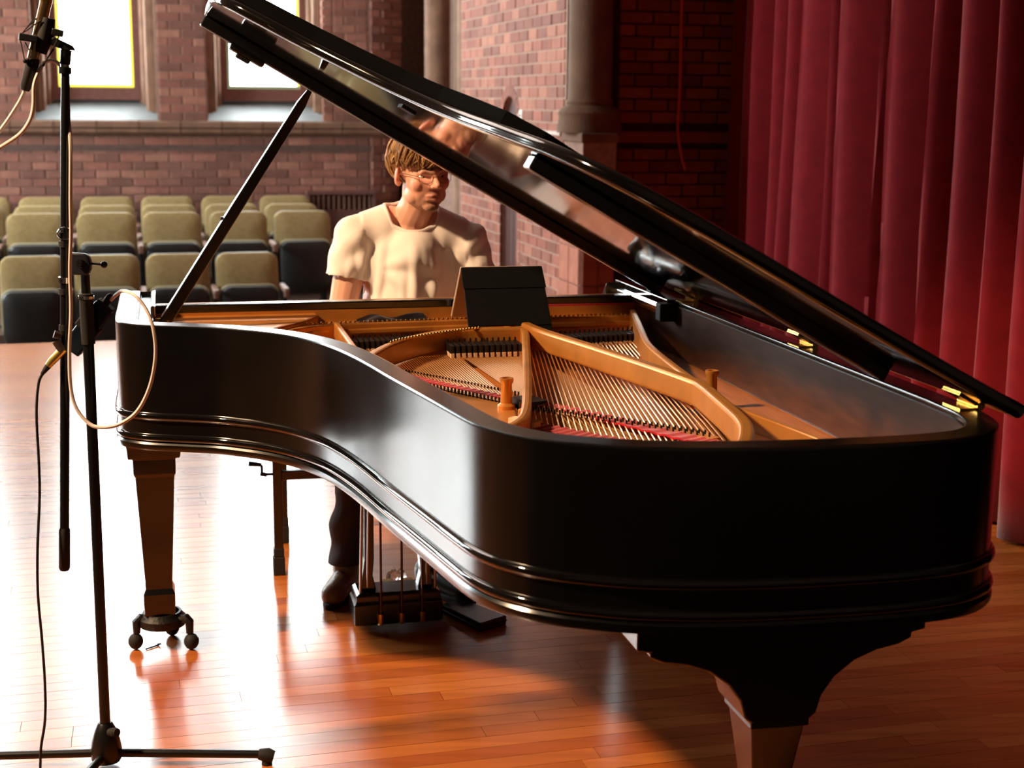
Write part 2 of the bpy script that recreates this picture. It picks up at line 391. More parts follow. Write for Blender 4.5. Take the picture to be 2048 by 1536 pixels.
# a ring of cut bricks follows the edge of the doorway
edge = [Vector((D0, .02 + .07 * k)) for k in range(18)]
edge += [Vector((D0 + (D1 - D0) * (.5 - .5 * math.cos(math.pi * k / 11)), 0)) for k in range(12)]
for q in edge[18:]: q.y = arch(q.x)
edge += [Vector((D1, .02 + .07 * k)) for k in range(17, -1, -1)]
for i in range(len(edge) - 1):
    p, q = edge[i], edge[i + 1]
    if (q - p).length < .02: continue
    def out(i):
        t = (edge[min(i + 1, len(edge) - 1)] - edge[max(i - 1, 0)]).normalized(); return edge[i] + Vector((-t.y, t.x)) * .075
    a_, b_ = out(i), out(i + 1); g_ = (q - p) * .06; h_ = (b_ - a_) * .06
    mb = MB().prism([tuple(p + g_), tuple(q - g_), tuple(b_ - h_), tuple(a_ + h_)], .0, .019, lambda x, y, z: (z, x, y)); obj('brick', mb, M['brick_warm'], wall_right)
door = MB().prism([(D0 - .05, -.5), (D1 + .05, -.5), (D1 + .05, 1.6), (D0 - .05, 1.6)], -.16, -.035, lambda a, b, c: (c, a, b)); door_1 = struct('door_1', door, M['door_wood'], ROOM)
for k in range(4): obj('board', MB().span((-.035, D0 + .115 * k, -.5), (-.020, D0 + .115 * k + .105, 1.58)), M['door_wood'], door_1)
ledge = MB().span((-.01, 4.2, 1.295), (.035, 5.07, 1.318)); struct('trim_3', ledge, mat('pale_ledge_stone', '#b5a49a', .6, noise=.1, scale=20), ROOM)
# the deep window bay of the side wall: colonnettes, dark brick between, a pale sloping sill
bay = MB().span((-.75, -.45, -.6), (-.40, 2.36, 7.0)).span((-.75, -1.2, -.6), (.4, -.80, 7.0)); trim_4 = struct('trim_4', bay, M['mortar'], ROOM)
for k, (y, x, r) in enumerate(((.95, -.10, .11), (2.17, -.10, .10), (1.60, -.26, .16))):
    sh = MB(); sh.lathe([(r + .03, -.5), (r + .03, 1.28), (r, 1.36), (r, 7)], 22, T3(x, y, 0)); obj('colonnette', sh, M['sandstone'] if k < 2 else M['column_stone'], trim_4, smooth=True)
s = MB().prism([(-.40, 1.50), (.0, 1.33), (.0, 1.26), (-.4, 1.26)], 1.99, 2.36, lambda a, b, c: (a, c, b)); obj('sill', s, mat('whitish_sill', '#cfcac4', .6, noise=.1, scale=20), trim_4)
s = MB().span((-.4, -.3, .0), (.0, 2.36, 1.27)); obj('base', s, M['mortar'], trim_4)
# round column on its pedestal at the end of the side wall
cm = MB(); cm.lathe([(.19, 1.315), (.19, 1.345), (.178, 1.40), (.185, 1.43), (.165, 1.455), (.135, 1.475), (.14, 1.492), (.128, 1.51), (.126, 7.0)], 32, T3(-.09, 5.25, 0))
column = struct('trim_5', cm, M['column_stone'], ROOM, smooth=35)
pd = MB()
ped = MB().span((-.19, 5.055, -.02), (.012, 5.46, 1.315)); obj('pedestal', ped, M['mortar'], column)
pb = [MB().box((0, 0, 0), (w, .02, .21), bev=.006).mesh('stone', mat('pedestal_stone_%d' % i, ('#8a4632', '#a0604a')[i], .85, noise=.2, scale=10, bump=.3)) for i, w in enumerate((.094, .19))]  # left face stones lighter, front ones darker: fall of light put into colour
for r in range(6):
    z = .115 + r * .218
    if r == 5: continue
    for k in range(2):
        link('stone', pb[0], column, T3(-.14 + .10 * k, 5.462, z)); link('stone', pb[1], column, T3(.014, 5.155 + .198 * k, z) @ Matrix.Rotation(R(90), 4, 'Z'))
obj('cap', MB().span((-.20, 5.045, 1.262), (.026, 5.475, 1.318)), M['column_stone'], column, bevel=.01)
# dark wall behind the wing
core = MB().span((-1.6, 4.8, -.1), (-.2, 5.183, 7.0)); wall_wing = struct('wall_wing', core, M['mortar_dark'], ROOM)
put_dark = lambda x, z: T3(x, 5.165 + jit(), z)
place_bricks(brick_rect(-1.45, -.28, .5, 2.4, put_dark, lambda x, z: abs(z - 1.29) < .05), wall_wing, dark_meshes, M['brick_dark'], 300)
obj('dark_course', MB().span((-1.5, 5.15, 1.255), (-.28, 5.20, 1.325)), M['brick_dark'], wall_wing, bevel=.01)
cord = MB().tube(smooth_path([(-.655, 5.215, 3.2), (-.657, 5.215, 2.1), (-.66, 5.22, 1.6), (-.652, 5.225, 1.35), (-.672, 5.235, 1.2), (-.70, 5.24, 1.10)], 5), .008, 7)
tag(obj('cord', cord, mat('red_cord', '#c04026', .6), None, ROOM, smooth=True), 'thin red cord hanging down the dark brick wall left of the curtain', 'cord')
sw = MB().box((.012, 4.13, 1.40), (.022, .06, .075)); o = obj('light_switch', sw, mat('white_switch_plate', '#e8e6e0', .4), None, ROOM, bevel=.003)
tag(o, 'small white switch plate on the brick wall beside the arched doorway', 'switch')
obj('toggle', MB().box((.028, 4.13, 1.402), (.012, .014, .02)), mat('switch_toggle', '#cfccc4', .4), o)

# floors
M['plank'] = random_mat('varnished_maple_plank', ['#a8561f', '#b6642a', '#c07034', '#a25020', '#b86a30'], .26, False, spec=.5, noise=.16, scale=2.2, bump=.02, bscale=5, stretch=(1.2, 16, 16), coat=.6, coat_rough=.2)
M['plank_many'] = random_mat('varnished_maple_planks', ['#a8561f', '#b6642a', '#c07034', '#a25020', '#b86a30'], .26, True, spec=.5, noise=.16, scale=2.2, bump=.02, bscale=5, stretch=(1.2, 16, 16), coat=.6, coat_rough=.2)
fl = MB().span((-3.2, 4.16, -.5), (7.4, 15.4, -.0125)); floor = struct('floor', fl, mat('floor_joint', '#3a1c0c', .6, noise=.1), ROOM)
PW = .058; lens = (.9, 1.3, 1.7, 2.1)
pm = [MB().box((0, 0, 0), (l - .0012, PW - .0011, .013), bev=.001).mesh('plank', M['plank']) for l in lens]
far = MB(); near = []
rows = int((11.6 - 4.16) / PW)
for r in range(rows):
    y = 4.16 + PW * (r + .5); x = -3.0 + random.uniform(-1.2, 0)
    while x < 7.2:
        k = random.randrange(4); l = lens[k]; cx = x + l / 2; x += l
        mx = T3(cx, y, -.0065 + random.uniform(-.0003, .0)) @ Matrix.Rotation(random.uniform(-.0022, .0022), 4, 'X')
        d = 13.45 - y; off = abs(cx - 2.56 - .27 * d)
        if y > 8.3 and off < .4 * d + 1.0: near.append((off - .2 * y, k, mx))
        elif y > 8.3 and off > .45 * d + 4.6: continue
        else: far.add([mx @ v.co for v in pm[k].vertices], [tuple(p.vertices) for p in pm[k].polygons])
near.sort(key=lambda i: i[0])
for q, k, mx in near[:300]: link('plank', pm[k], floor, mx)
for q, k, mx in near[300:]: far.add([mx @ v.co for v in pm[k].vertices], [tuple(p.vertices) for p in pm[k].polygons])
o = obj('planks', far, M['plank_many'], floor); o['kind'] = 'stuff'
hf = MB().span((-.4, 2.26, -.7), (7.4, 4.15, -.47)); hf.span((-.4, -.45, -.7), (7.4, 2.26, -.235)); struct('floor_hall', hf, M['hall_floor'], ROOM)
# unseen walls and ceiling close the hall
struct('ceiling', MB().span((-3.2, -.5, 7.0), (7.6, 15.6, 7.2)), M['plaster'], ROOM)
wl = MB()
lw = [(.2, 2.2), (2.7, 4.7)]
e = [-.5] + [v for w in lw for v in w] + [15.6]
for i in range(0, len(e), 2): wl.span((7.4, e[i], -.7), (7.7, e[i + 1], 7.0))
for a, b2 in lw: wl.span((7.4, a, -.7), (7.7, b2, 1.2)); wl.span((7.4, a, 4.6), (7.7, b2, 7.0))
struct('wall_left', wl, M['plaster'], ROOM)
for i, (a, b2) in enumerate(lw):
    w = struct('window_%d' % (5 + i), MB().span((7.5, a, 1.2), (7.56, a + .07, 4.6)).span((7.5, b2 - .07, 1.2), (7.56, b2, 4.6)).span((7.5, a, 1.2), (7.56, b2, 1.3)).span((7.5, a, 4.5), (7.56, b2, 4.6)), M['frame_wood'], ROOM)
    for k in range(4): obj('pane', MB().span((7.525, a + .07, 1.3 + .8 * k + .004), (7.535, b2 - .07, 1.3 + .8 * k + .796)), M['glass_white'], w)
struct('wall_front', MB().span((-3.2, 15.4, -.5), (7.6, 15.6, 7.0)), M['plaster'], ROOM)
struct('wall_behind_curtain', MB().span((-3.2, 4.8, -.5), (-3.0, 15.6, 7.0)), M['plaster'], ROOM)

# stage curtain in deep pleats
CA, CB = Vector((-1.0, 5.55)), Vector((-.43, 9.17)); cd = (CB - CA).normalized(); cn = Vector((cd.y, -cd.x))
if cn.x < 0: cn = -cn
ridge = [-.62, -.36, -.05, .224, .55, .818, 1.093, 1.574, 1.785, 2.285, 2.428, 2.894, 3.124, 3.463, 3.72, 4.05, 4.25, 4.6, 4.95, 5.3]
amp = [.10, .14, .12, .18, .14, .18, .20, .20, .22, .20, .21, .24, .22, .25, .22, .24, .22, .25, .23, .2]
def curtain_d(t):
    for i in range(len(ridge) - 1):
        if ridge[i] <= t <= ridge[i + 1]:
            x = (t - ridge[i]) / (ridge[i + 1] - ridge[i]); a = lerp(amp[i], amp[i + 1], x)
            return a * ((.5 + .5 * math.cos(2 * math.pi * x)) ** .75 - .5) - .02 * min(1, (ridge[i + 1] - ridge[i]) / .4)
    return 0
NT, NZ = 520, 14; vs = []; zs = [.015 + 4.6 * (k / NZ) for k in range(NZ + 1)]
for iz, z in enumerate(zs):
    for it in range(NT + 1):
        t = -.62 + 5.92 * it / NT
        d = curtain_d(t + .012 * math.sin(z * 1.3 + t * 2)) * (1 + .10 * math.sin(z * .9 + 3 * t)) + .006 * math.sin(z * 2.1 + t * 17)
        p = CA + cd * t + cn * d; vs.append((p.x, p.y, z))
fs = [(z * (NT + 1) + k, z * (NT + 1) + k + 1, (z + 1) * (NT + 1) + k + 1, (z + 1) * (NT + 1) + k) for z in range(NZ) for k in range(NT)]
cur = obj('stage_curtain', MB().add(vs, fs), M['velvet'], None, ROOM, smooth=True)
sd = cur.modifiers.new('thickness', 'SOLIDIFY'); sd.thickness = .004
tag(cur, 'tall deep red velvet stage curtain hanging in pleats along the right side', 'curtain')
# ------------------------------------------------------------------ theatre seats
M['seat_cloth'] = mat('olive_tan_upholstery', '#9a845a', .9, spec=.15, noise=.12, scale=30, bump=.2, bscale=400, sheen=.3)
M['seat_shell'] = mat('dark_moulded_seat_pan', '#191614', .42, noise=.25, scale=14)
M['seat_rim'] = mat('tan_seat_edge', '#a39a7a', .6)
M['arm_wood'] = mat('worn_wood_armrest', '#7d5a4c', .45, noise=.15, scale=20)
def rounded(w, h, r, rb=None, n=6):
    """outline in x, z with its base on z = 0: top corners r, bottom corners rb"""
    rb = r if rb is None else rb; out = []
    for cx, cz, rr, a0 in ((w / 2 - rb, rb, rb, -90), (w / 2 - r, h - r, r, 0), (-w / 2 + r, h - r, r, 90), (-w / 2 + rb, rb, rb, 180)):
        for k in range(n + 1):
            a = R(a0 + 90 * k / n); out.append((cx + rr * math.cos(a), cz + rr * math.sin(a)))
    return out
def pad(mb, outline, y0, y1, puff, at):
    """cushion: outline extruded from y0 to y1 and puffed out at the front"""
    n = len(outline); cx = sum(p[0] for p in outline) / n; cz = sum(p[1] for p in outline) / n; rings = []
    for s, y in ((1, y0), (1, y1 - .02), (.985, y1 - .007), (.94, y1), (.6, y1 + puff * .8), (.25, y1 + puff)):
        rings.append([(cx + (x - cx) * s + at[0], y + at[1], cz + (z - cz) * s + at[2]) for x, z in outline])
    vs = [p for r in rings for p in r]
    fs = [(i * n + k, i * n + (k + 1) % n, (i + 1) * n + (k + 1) % n, (i + 1) * n + k) for i in range(len(rings) - 1) for k in range(n)]
    fs += [tuple(range(n)), tuple((len(rings) - 1) * n + k for k in range(n))]
    mb.add(vs, fs)
# seat frame: x across, y forward (towards the stage), z up from its floor; seat back top at .85
def make_seat():
    root = thing('theatre_seat', 'theatre seat', 'seat', Matrix.Identity(4))
    b = MB(); pad(b, rounded(.455, .56, .075, .04), 0, .06, .022, (0, -.06, .29)); bo = obj('backrest', b, M['seat_cloth'], root, Matrix.Rotation(R(7), 4, 'X'), smooth=50)
    s = MB(); pad(s, rounded(.455, .57, .08, .05), 0, .02, .004, (0, -.085, .285)); obj('back_shell', s, M['seat_shell'], root, Matrix.Rotation(R(7), 4, 'X'), smooth=50)
    p = MB(); pad(p, rounded(.415, .42, .07, .12), 0, .09, .03, (0, .06, .19)); obj('seat_pan', p, M['seat_shell'], root, Matrix.Rotation(R(3), 4, 'X'), smooth=50)
    r = MB(); o = [(x, .102, z + .19) for x, z in rounded(.42, .425, .07, .12)]; k = len(o)
    top = [q for q in o if q[2] > .50]; top.sort(key=lambda q: -q[0]); r.tube(top, .009, 8); obj('pan_edge', r, M['seat_rim'], root, Matrix.Rotation(R(3), 4, 'X'), smooth=True)
    a = MB(); a.box((-.2495, .10, .60), (.042, .34, .03), bev=.012); a.box((-.2495, .26, .575), (.036, .03, .05)); obj('armrest', a, M['arm_wood'], root, bevel=.006)
    st = MB(); st.box((-.2495, .03, .30), (.03, .20, .58)); st.box((-.2495, .06, .012), (.04, .34, .024)); obj('standard', st, M['iron'], root, bevel=.008)
    return root
proto = make_seat(); first = True
ROWS = [('front', 2.70, .381, -.47, [1.69, 2.19, 2.69, 3.2]), ('second', 1.72, .612, -.235, [1.16, 1.67, 2.19, 2.69, 3.21, 3.73]),
        ('third', 1.02, .622, -.235, [1.17, 1.67, 2.19, 2.69, 3.2, 3.72]), ('back', .35, .648, -.235, [1.15, 1.66, 2.18, 2.69, 3.2, 3.72])]
ORD = ['rightmost', 'second from the right', 'third from the right', 'fourth from the right', 'fifth from the right', 'sixth from the right']
for rn, y, top, fz, xs in ROWS:
    for i, x in enumerate(xs):
        mx = ROOM @ T3(x, y, top - .845)
        if first: o = proto; o.matrix_world = mx; first = False
        else: o = copy_tree(proto, mx)
        k = (top - .845) - fz
        extra = ' whose dark underside shows in full' if (rn == 'second' and i == 0) else ''
        tag(o, 'olive tip-up theatre seat, %s in the %s row%s' % (ORD[i], rn, extra), 'seat', 'tip-up seats in rows under the windows')
# aisle arms closing the right-hand ends of the rows
for n, (rn, y, top, fz, xs) in enumerate(ROWS[:2]):
    pass
# radiator grille low on the back wall
g = MB(); g.span((.30, -.03, -.235), (.94, .03, .50)); g.span((.30, -.03, .64), (.94, .05, .675)); g.span((.30, -.03, .5), (.335, .04, .64)); g.span((.905, -.03, .5), (.94, .04, .64)); g.span((.335, -.03, .5), (.905, -.02, .64))
rad = thing('radiator', 'low brown radiator cover with a slotted grille on the back brick wall', 'radiator', ROOM @ T3(0, .07, 0))
obj('cover', g, mat('brown_radiator_enamel', '#6a4640', .5, noise=.15, scale=9), rad, bevel=.004)
sl = MB().box((0, 0, 0), (.016, .03, .138)).mesh('slat', M['arm_wood'])
for k in range(12): link('slat', sl, rad, T3(.36 + .047 * k, .012, .57))
# ------------------------------------------------------------------ grand piano (x: to the treble, y: to the tail, z: up)
piano = thing('grand_piano', 'black concert grand piano with its lid propped open on the wooden stage', 'piano', PIANO)
OUT = [(1.497, -.19), (1.497, .10), (1.497, .33), (1.487, .402), (1.45, .447), (1.405, .474), (1.33, .505), (1.26, .537), (1.208, .575), (1.155, .62), (1.10, .685), (1.056, .765),
       (1.02, .86), (.992, .977), (.97, 1.10), (.948, 1.243), (.91, 1.466), (.893, 1.568), (.872, 1.68), (.845, 1.752), (.81, 1.803), (.776, 1.835), (.731, 1.866), (.634, 1.912), (.478, 1.948), (.27, 1.962),
       (.13, 1.955), (.05, 1.93), (-.01, 1.875), (-.042, 1.79), (-.052, 1.68), (-.055, 1.5), (-.055, .6), (-.055, -.19)]
out_p = smooth_path([(x, y, 0) for x, y in OUT], 4)
def offset(path, d):
    o = []
    for i, p in enumerate(path):
        t = (path[min(i + 1, len(path) - 1)] - path[max(i - 1, 0)]).normalized(); o.append(p + Vector((-t.y, t.x, 0)) * d)
    return o
rim = MB().sweep(out_p, [(0, .645), (0, .650), (0, .9445), (0, .9465), (.0010, .9490), (.0035, .95), (.0055, .95), (.0495, .95), (.0515, .95), (.054, .9490), (.055, .9465), (.055, .9445), (.055, .645)])
rim_o = obj('rim', rim, M['lacquer'], piano, smooth=35)
inner = MB().sweep(offset(out_p, .0552), [(0, .80), (0, .938), (.003, .938), (.003, .80)]); obj('inner_rim', inner, M['inner_rim'], piano, smooth=35)
bead = [(0, -.010), (-.005, -.0085), (-.0082, -.005), (-.0092, 0), (-.0082, .005), (-.005, .0085), (0, .010)]
for z in (.7235, .6705):
    obj('moulding', MB().sweep(out_p, [(o, z + h) for o, h in bead]), M['lacquer_gloss'], piano, smooth=50)
obj('moulding', MB().sweep(out_p, [(.02, .640), (-.006, .640), (-.008, .645), (-.008, .655), (-.004, .660), (.02, .660)]), M['lacquer'], piano, smooth=35)
inpoly = [(p.x, p.y) for p in offset(out_p, .050)]
obj('soundboard', MB().prism(inpoly, .785, .795), M['soundboard'], piano)
obj('underside', MB().prism(inpoly, .66, .675), M['lacquer'], piano)
for y in (.75, 1.3): obj('beam', MB().box((.45, y, .635), (.8 - .25 * (y - .75), .09, .05)), M['lacquer'], piano)
obj('keybed', MB().span((-.05, -.40, .635), (1.49, .35, .665)), M['lacquer'], piano, bevel=.004)
obj('key_slip', MB().span((-.05, -.41, .665), (1.49, -.385, .715)), M['lacquer'], piano, bevel=.004)
for x0, x1 in ((1.40, 1.497), (-.055, .06)):
    ck = MB(); ck.prism([(-.19, .665), (-.19, .95), (-.24, .90), (-.28, .80), (-.33, .745), (-.385, .735), (-.385, .665)], x0, x1, lambda a, b, c: (c, a, b)); obj('arm', ck, M['lacquer'], piano, bevel=.006)
arm_in = MB().span((1.405, -.185, .80), (1.443, .30, .935)); obj('cheek', arm_in, M['lacquer'], piano, bevel=.003)
wk = MB()
for k in range(52): wk.span((.06 + .0258 * k, -.36, .715), (.06 + .0258 * k + .0248, -.20, .737))
o = obj('white_keys', wk, M['ivory'], piano); o['kind'] = 'stuff'
bk = MB()
for k in range(51):
    if k % 7 not in (1, 4): bk.span((.06 + .0258 * k + .018, -.30, .735), (.06 + .0258 * k + .031, -.20, .750))
o = obj('black_keys', bk, M['damper'], piano); o['kind'] = 'stuff'
obj('fallboard', MB().span((.06, -.195, .70), (1.40, -.175, .90)), M['lacquer_gloss'], piano, bevel=.004)
obj('stretcher', MB().span((-.01, -.035, .909), (1.43, 0, .932)), M['lacquer'], piano, bevel=.004)
obj('stretcher_felt', MB().span((0, -.03, .905), (.33, .002, .910)), M['felt_red'], piano)
# iron plate with its struts
def bar(path, w, z0, z1, z0e=None, z1e=None):
    """upright rib along a flat path; heights may change along it"""
    P = [Vector((p[0], p[1])) for p in path]; n = len(P); vs = []
    for i, p in enumerate(P):
        t = (P[min(i + 1, n - 1)] - P[max(i - 1, 0)]).normalized(); q = Vector((-t.y, t.x)); f = i / (n - 1)
        ww = w if not isinstance(w, tuple) else lerp(w[0], w[1], f)
        a = z0 if z0e is None else lerp(z0, z0e, f); b = z1 if z1e is None else lerp(z1, z1e, f)
        if isinstance(z1, (list,)): b = z1[i]
        for o, z in ((ww / 2, a), (ww / 2, b), (-ww / 2, b), (-ww / 2, a)): vs.append((p.x + q.x * o, p.y + q.y * o, z))
    fs = [(i * 4 + j, i * 4 + (j + 1) % 4, i * 4 + 4 + (j + 1) % 4, i * 4 + 4 + j) for i in range(n - 1) for j in range(4)] + [(0, 1, 2, 3), (4 * n - 1, 4 * n - 2, 4 * n - 3, 4 * n - 4)]
    return MB().add(vs, fs)
web = MB().prism([(.0, -.165), (1.40, -.165), (1.39, .30), (1.35, .36), (1.24, .33), (1.12, .22), (1.02, .10), (.93, .062), (.64, .04), (.03, .04)], .846, .862)
plate = obj('iron_plate', web, M['plate'], piano, bevel=.004)
sp = lambda pts, n=5: smooth_path([(x, y, 0) for x, y in pts], n)
obj('rail', bar(sp([(1.22, .34), (1.12, .20), (1.02, .095), (.93, .055), (.64, .028), (.34, .022), (.03, .03)]), .016, .815, .877), M['plate'], plate, bevel=.004)
obj('capo_bar', bar(sp([(.905, .62), (.872, .54), (.813, .426), (.71, .30), (.622, .243), (.52, .236), (.40, .243)]), .024, .826, .884), M['plate'], plate, bevel=.006)
obj('strut', bar(sp([(.915, .05), (.911, .30), (.907, .50)]), .016, .84, .884, .82, .865), M['plate'], plate, bevel=.004)
obj('strut', bar(sp([(.426, .04), (.426, .241), (.49, .53), (.567, .85), (.63, 1.10), (.668, 1.24), (.70, 1.32), (.765, 1.41), (.84, 1.50)]), .02, .82, .886, .80, .868), M['plate'], plate, bevel=.006)
obj('strut', bar(sp([(.42, .05), (.405, .30), (.342, .595), (.29, .85), (.251, 1.069), (.248, 1.14), (.270, 1.304), (.30, 1.494), (.345, 1.62), (.40, 1.72)]), .030, .835, .893), M['plate'], plate, bevel=.008, seg=3)
obj('strut', bar(sp([(.045, .03), (.075, .149), (.14, .40), (.193, .622), (.228, .90), (.243, 1.071)]), .018, .80, .895, .82, .89), M['plate'], plate, bevel=.005)
treble = [(1.30, .40), (1.12, .45), (.90, .60), (.845, .485), (.79, .64), (.70, .79), (.612, .925), (.655, 1.12), (.668, 1.24), (.70, 1.33), (.62, 1.36), (.55, 1.44), (.40, 1.66), (.33, 1.88), (.62, 1.84), (.76, 1.77), (.815, 1.67), (.85, 1.46), (.89, 1.24), (.93, .98), (.99, .78), (1.08, .63), (1.2, .53), (1.34, .46)]
obj('hitch_plate', MB().prism(treble, .800, .814), M['plate'], plate, bevel=.004)
obj('hitch_plate', MB().prism([(.255, 1.12), (.20, 1.10), (.168, 1.3), (.138, 1.5), (.10, 1.86), (.33, 1.88), (.37, 1.68), (.31, 1.5), (.28, 1.3)], .796, .808), M['plate'], plate, bevel=.004)
obj('flange', bar(sp([(.205, 1.02), (.193, 1.094), (.162, 1.3), (.132, 1.502), (.095, 1.84)]), .012, .79, .846), M['plate'], plate, bevel=.004)
obj('cast_ornament', MB().lathe([(.0, .814), (.075, .814), (.075, .817), (.066, .8185), (.062, .816), (.05, .816), (.046, .819), (.02, .8195), (0, .8195)], 28, T3(.755, 1.235, 0)), M['plate'], plate, smooth=40)
for x, y in ((.641, .956), (.154, .952)):
    obj('plate_bolt', MB().lathe([(.020, .80), (.020, .822), (.0135, .828), (.012, .87), (.0155, .876), (.0155, .884), (.010, .884), (.010, .872), (.002, .872)], 18, T3(x, y, 0)), M['plate'], plate, smooth=35)
obj('treble_web', MB().prism([(1.40, -.12), (1.40, .33), (1.30, .345), (1.21, .31), (1.13, .23), (1.06, .13), (1.0, .05), (.955, -.04), (.955, -.12)], .862, .889), M['plate'], plate, bevel=.006)
obj('back_panel', MB().span((.0, -.095, .855), (1.40, -.085, .925)), M['plate'], plate)
# tuning pins and agraffes, far too many and too small to pick apart
pins = MB()
for r in range(2):
    for k in range(92): pins.tube([(.05 + .0145 * k + .004 * (r % 2), -.155 + .03 * r, .86), (.05 + .0145 * k + .004 * (r % 2), -.155 + .03 * r, .885)], .0033, 6)
o = obj('tuning_pins', pins, M['pin'], piano); o['kind'] = 'stuff'
ag = MB()
for k in range(86):
    x = .05 + .0133 * k; y = .022 + max(0, x - .5) * .05 + max(0, x - .95) ** 2 * 1.5; ag.ball((x, y, .879), .0042, 6)
for k in range(30):
    t = k / 29; x = lerp(.82, .55, t); y = lerp(.44, .24, t ** .75); ag.ball((x, y, .886), .004, 6)
o = obj('agraffes', ag, M['brass'], piano, smooth=True); o['kind'] = 'stuff'
# dampers: each a head on its wire
dm = MB().box((0, 0, 0), (.0105, .075, .020), bev=.002).box((0, -.030, .014), (.004, .006, .01)).mesh('damper', M['damper'])
fm = MB().box((0, 0, 0), (.009, .07, .012)).mesh('damper_felt', M['felt_pale'])
for x0, x1, y0, y1, dz in ((.46, .645, .335, .335, .846), (.09, .40, .215, .265, .846), (.66, .905, .125, .155, .834)):
    n = int((x1 - x0) / .0138)
    for k in range(n):
        t = k / max(1, n - 1); x = lerp(x0, x1, t); y = lerp(y0, y1, t)
        d = link('damper', dm, piano, T3(x, y - .02, dz)); f = link('felt', fm, d, T3(0, .005, -.016))
# strings
bs = MB(); NB = 34; bass_pts = []
for k in range(NB):
    t = k / (NB - 1); a = Vector((lerp(.085, .41, t), lerp(.10, .10, t), .838)); hb = Vector((lerp(.318, .655, t), lerp(1.52, 1.25, t), .826)); br = a.lerp(hb, .80 + .0 * t) + Vector((0, 0, .001))
    bs.tube([a, br, hb + Vector((0, 0, -.004))], .0019, 5)
o = obj('bass_strings', bs, M['string'], piano, smooth=True); o['kind'] = 'stuff'
def hitch_at(u):
    return (lerp(.838, .783, u / .3), lerp(.49, .649, u / .3)) if u < .3 else (lerp(.783, .607, (u - .3) / .7), lerp(.649, .935, (u - .3) / .7))
ts = MB()
for k in range(62):
    t = k / 61; a = Vector((lerp(.875, .47, t), lerp(.20, .12, t), .826)); hb = Vector((lerp(.838, .45, t), lerp(.50, 1.62, t), .817))
    hb = Vector((*hitch_at(t / .62), .816)) if t < .62 else Vector((lerp(.55, .30, (t - .62) / .38), lerp(1.25, 1.45, (t - .62) / .38), .809))
    for q in (-.0022, .0022): ts.tube([a + Vector((q, 0, 0)), hb + Vector((q, 0, 0))], .0009, 4)
o = obj('tenor_strings', ts, M['steel_string'], piano, smooth=True); o['kind'] = 'stuff'
obj('bridge', bar(sp([(.83, .44), (.75, .575), (.66, .69), (.60, .79), (.54, .93), (.47, 1.08), (.38, 1.25), (.30, 1.36)]), .03, .79, .812), M['bridge'], piano, bevel=.003)
obj('bridge', bar(sp([(.625, 1.02), (.53, 1.09), (.44, 1.19), (.34, 1.33), (.31, 1.38)]), .034, .795, .829), M['bridge'], piano, bevel=.003)
bp = MB()
for k in range(NB):
    t = k / (NB - 1); p = Vector((lerp(.318, .622, t), lerp(1.355, 1.02, t), .832))
    for d in (-.012, .012): bp.tube([p + Vector((0, d, -.004)), p + Vector((0, d, .006))], .0022, 5)
    h = Vector((lerp(.318, .655, t), lerp(1.52, 1.25, t), .80)); bp.tube([h, h + Vector((0, 0, .03))], .0028, 5)
for k in range(40):
    t = k / 39; h = Vector((*hitch_at(t), .80)) + Vector((.003, .006, 0)); bp.tube([h, h + Vector((0, .002, .026))], .0028, 5)
    g = Vector((lerp(.815, .58, t), lerp(.455, .82, t), .80)); bp.tube([g, g + Vector((0, 0, .024))], .0022, 5)
o = obj('hitch_pins', bp, M['damper'], piano); o['kind'] = 'stuff'
# red cloth woven through the string ends: a ribbon that rises and dips
def ribbon(pts, w, z, amp, n=60):
    P = smooth_path([(x, y, 0) for x, y in pts], 20); vs = []; N = len(P)
    for i, p in enumerate(P):
        t = (P[min(i + 1, N - 1)] - P[max(i - 1, 0)]).normalized(); q = Vector((-t.y, t.x, 0)); h = z + amp * (1 if (i // 2) % 2 else -1)
        for o, dz in ((w / 2, 0), (w / 2, .004), (-w / 2, .004), (-w / 2, 0)): vs.append((p.x + q.x * o, p.y + q.y * o, h + dz))
    fs = [(i * 4 + j, i * 4 + (j + 1) % 4, i * 4 + 4 + (j + 1) % 4, i * 4 + 4 + j) for i in range(N - 1) for j in range(4)] + [(0, 1, 2, 3), (4 * N - 1, 4 * N - 2, 4 * N - 3, 4 * N - 4)]
    return MB().add(vs, fs)
obj('felt_ribbon', ribbon([(.80, .535), (.755, .625), (.70, .72), (.64, .82), (.60, .89)], .026, .8155, .001), M['felt_red'], piano)
obj('felt_ribbon', ribbon([(.60, .97), (.53, 1.05), (.45, 1.19), (.36, 1.37), (.325, 1.43)], .045, .826, .0012), M['felt_red'], piano)
obj('felt_ribbon', ribbon([(.668, 1.17), (.61, 1.245), (.55, 1.33), (.49, 1.40)], .05, .827, .0014), M['felt_red'], piano)
obj('plate_pad', MB().box((.66, 1.20, .832), (.03, .07, .022), (0, 0, R(35)), bev=.004), M['felt_pale'], piano)
obj('damper_pad', MB().box((.59, .965, .826), (.05, .075, .022), (0, 0, R(20)), bev=.004), M['damper'], piano)
# music desk rails inside the case
mr = MB().span((.0, -.20, .905), (.028, .275, .955)); r_ = obj('desk_rail', mr, M['lacquer_gloss'], piano, bevel=.002)
obj('slide', MB().span((.028, -.21, .918), (.040, .25, .932)), M['chrome'], r_, bevel=.002)
obj('stop', MB().span((.004, .25, .895), (.052, .29, .945)), M['rubber'], r_, bevel=.004)
obj('desk_rail', MB().span((1.40, -.13, .93), (1.412, .20, .958)), M['chrome'], piano, bevel=.002)
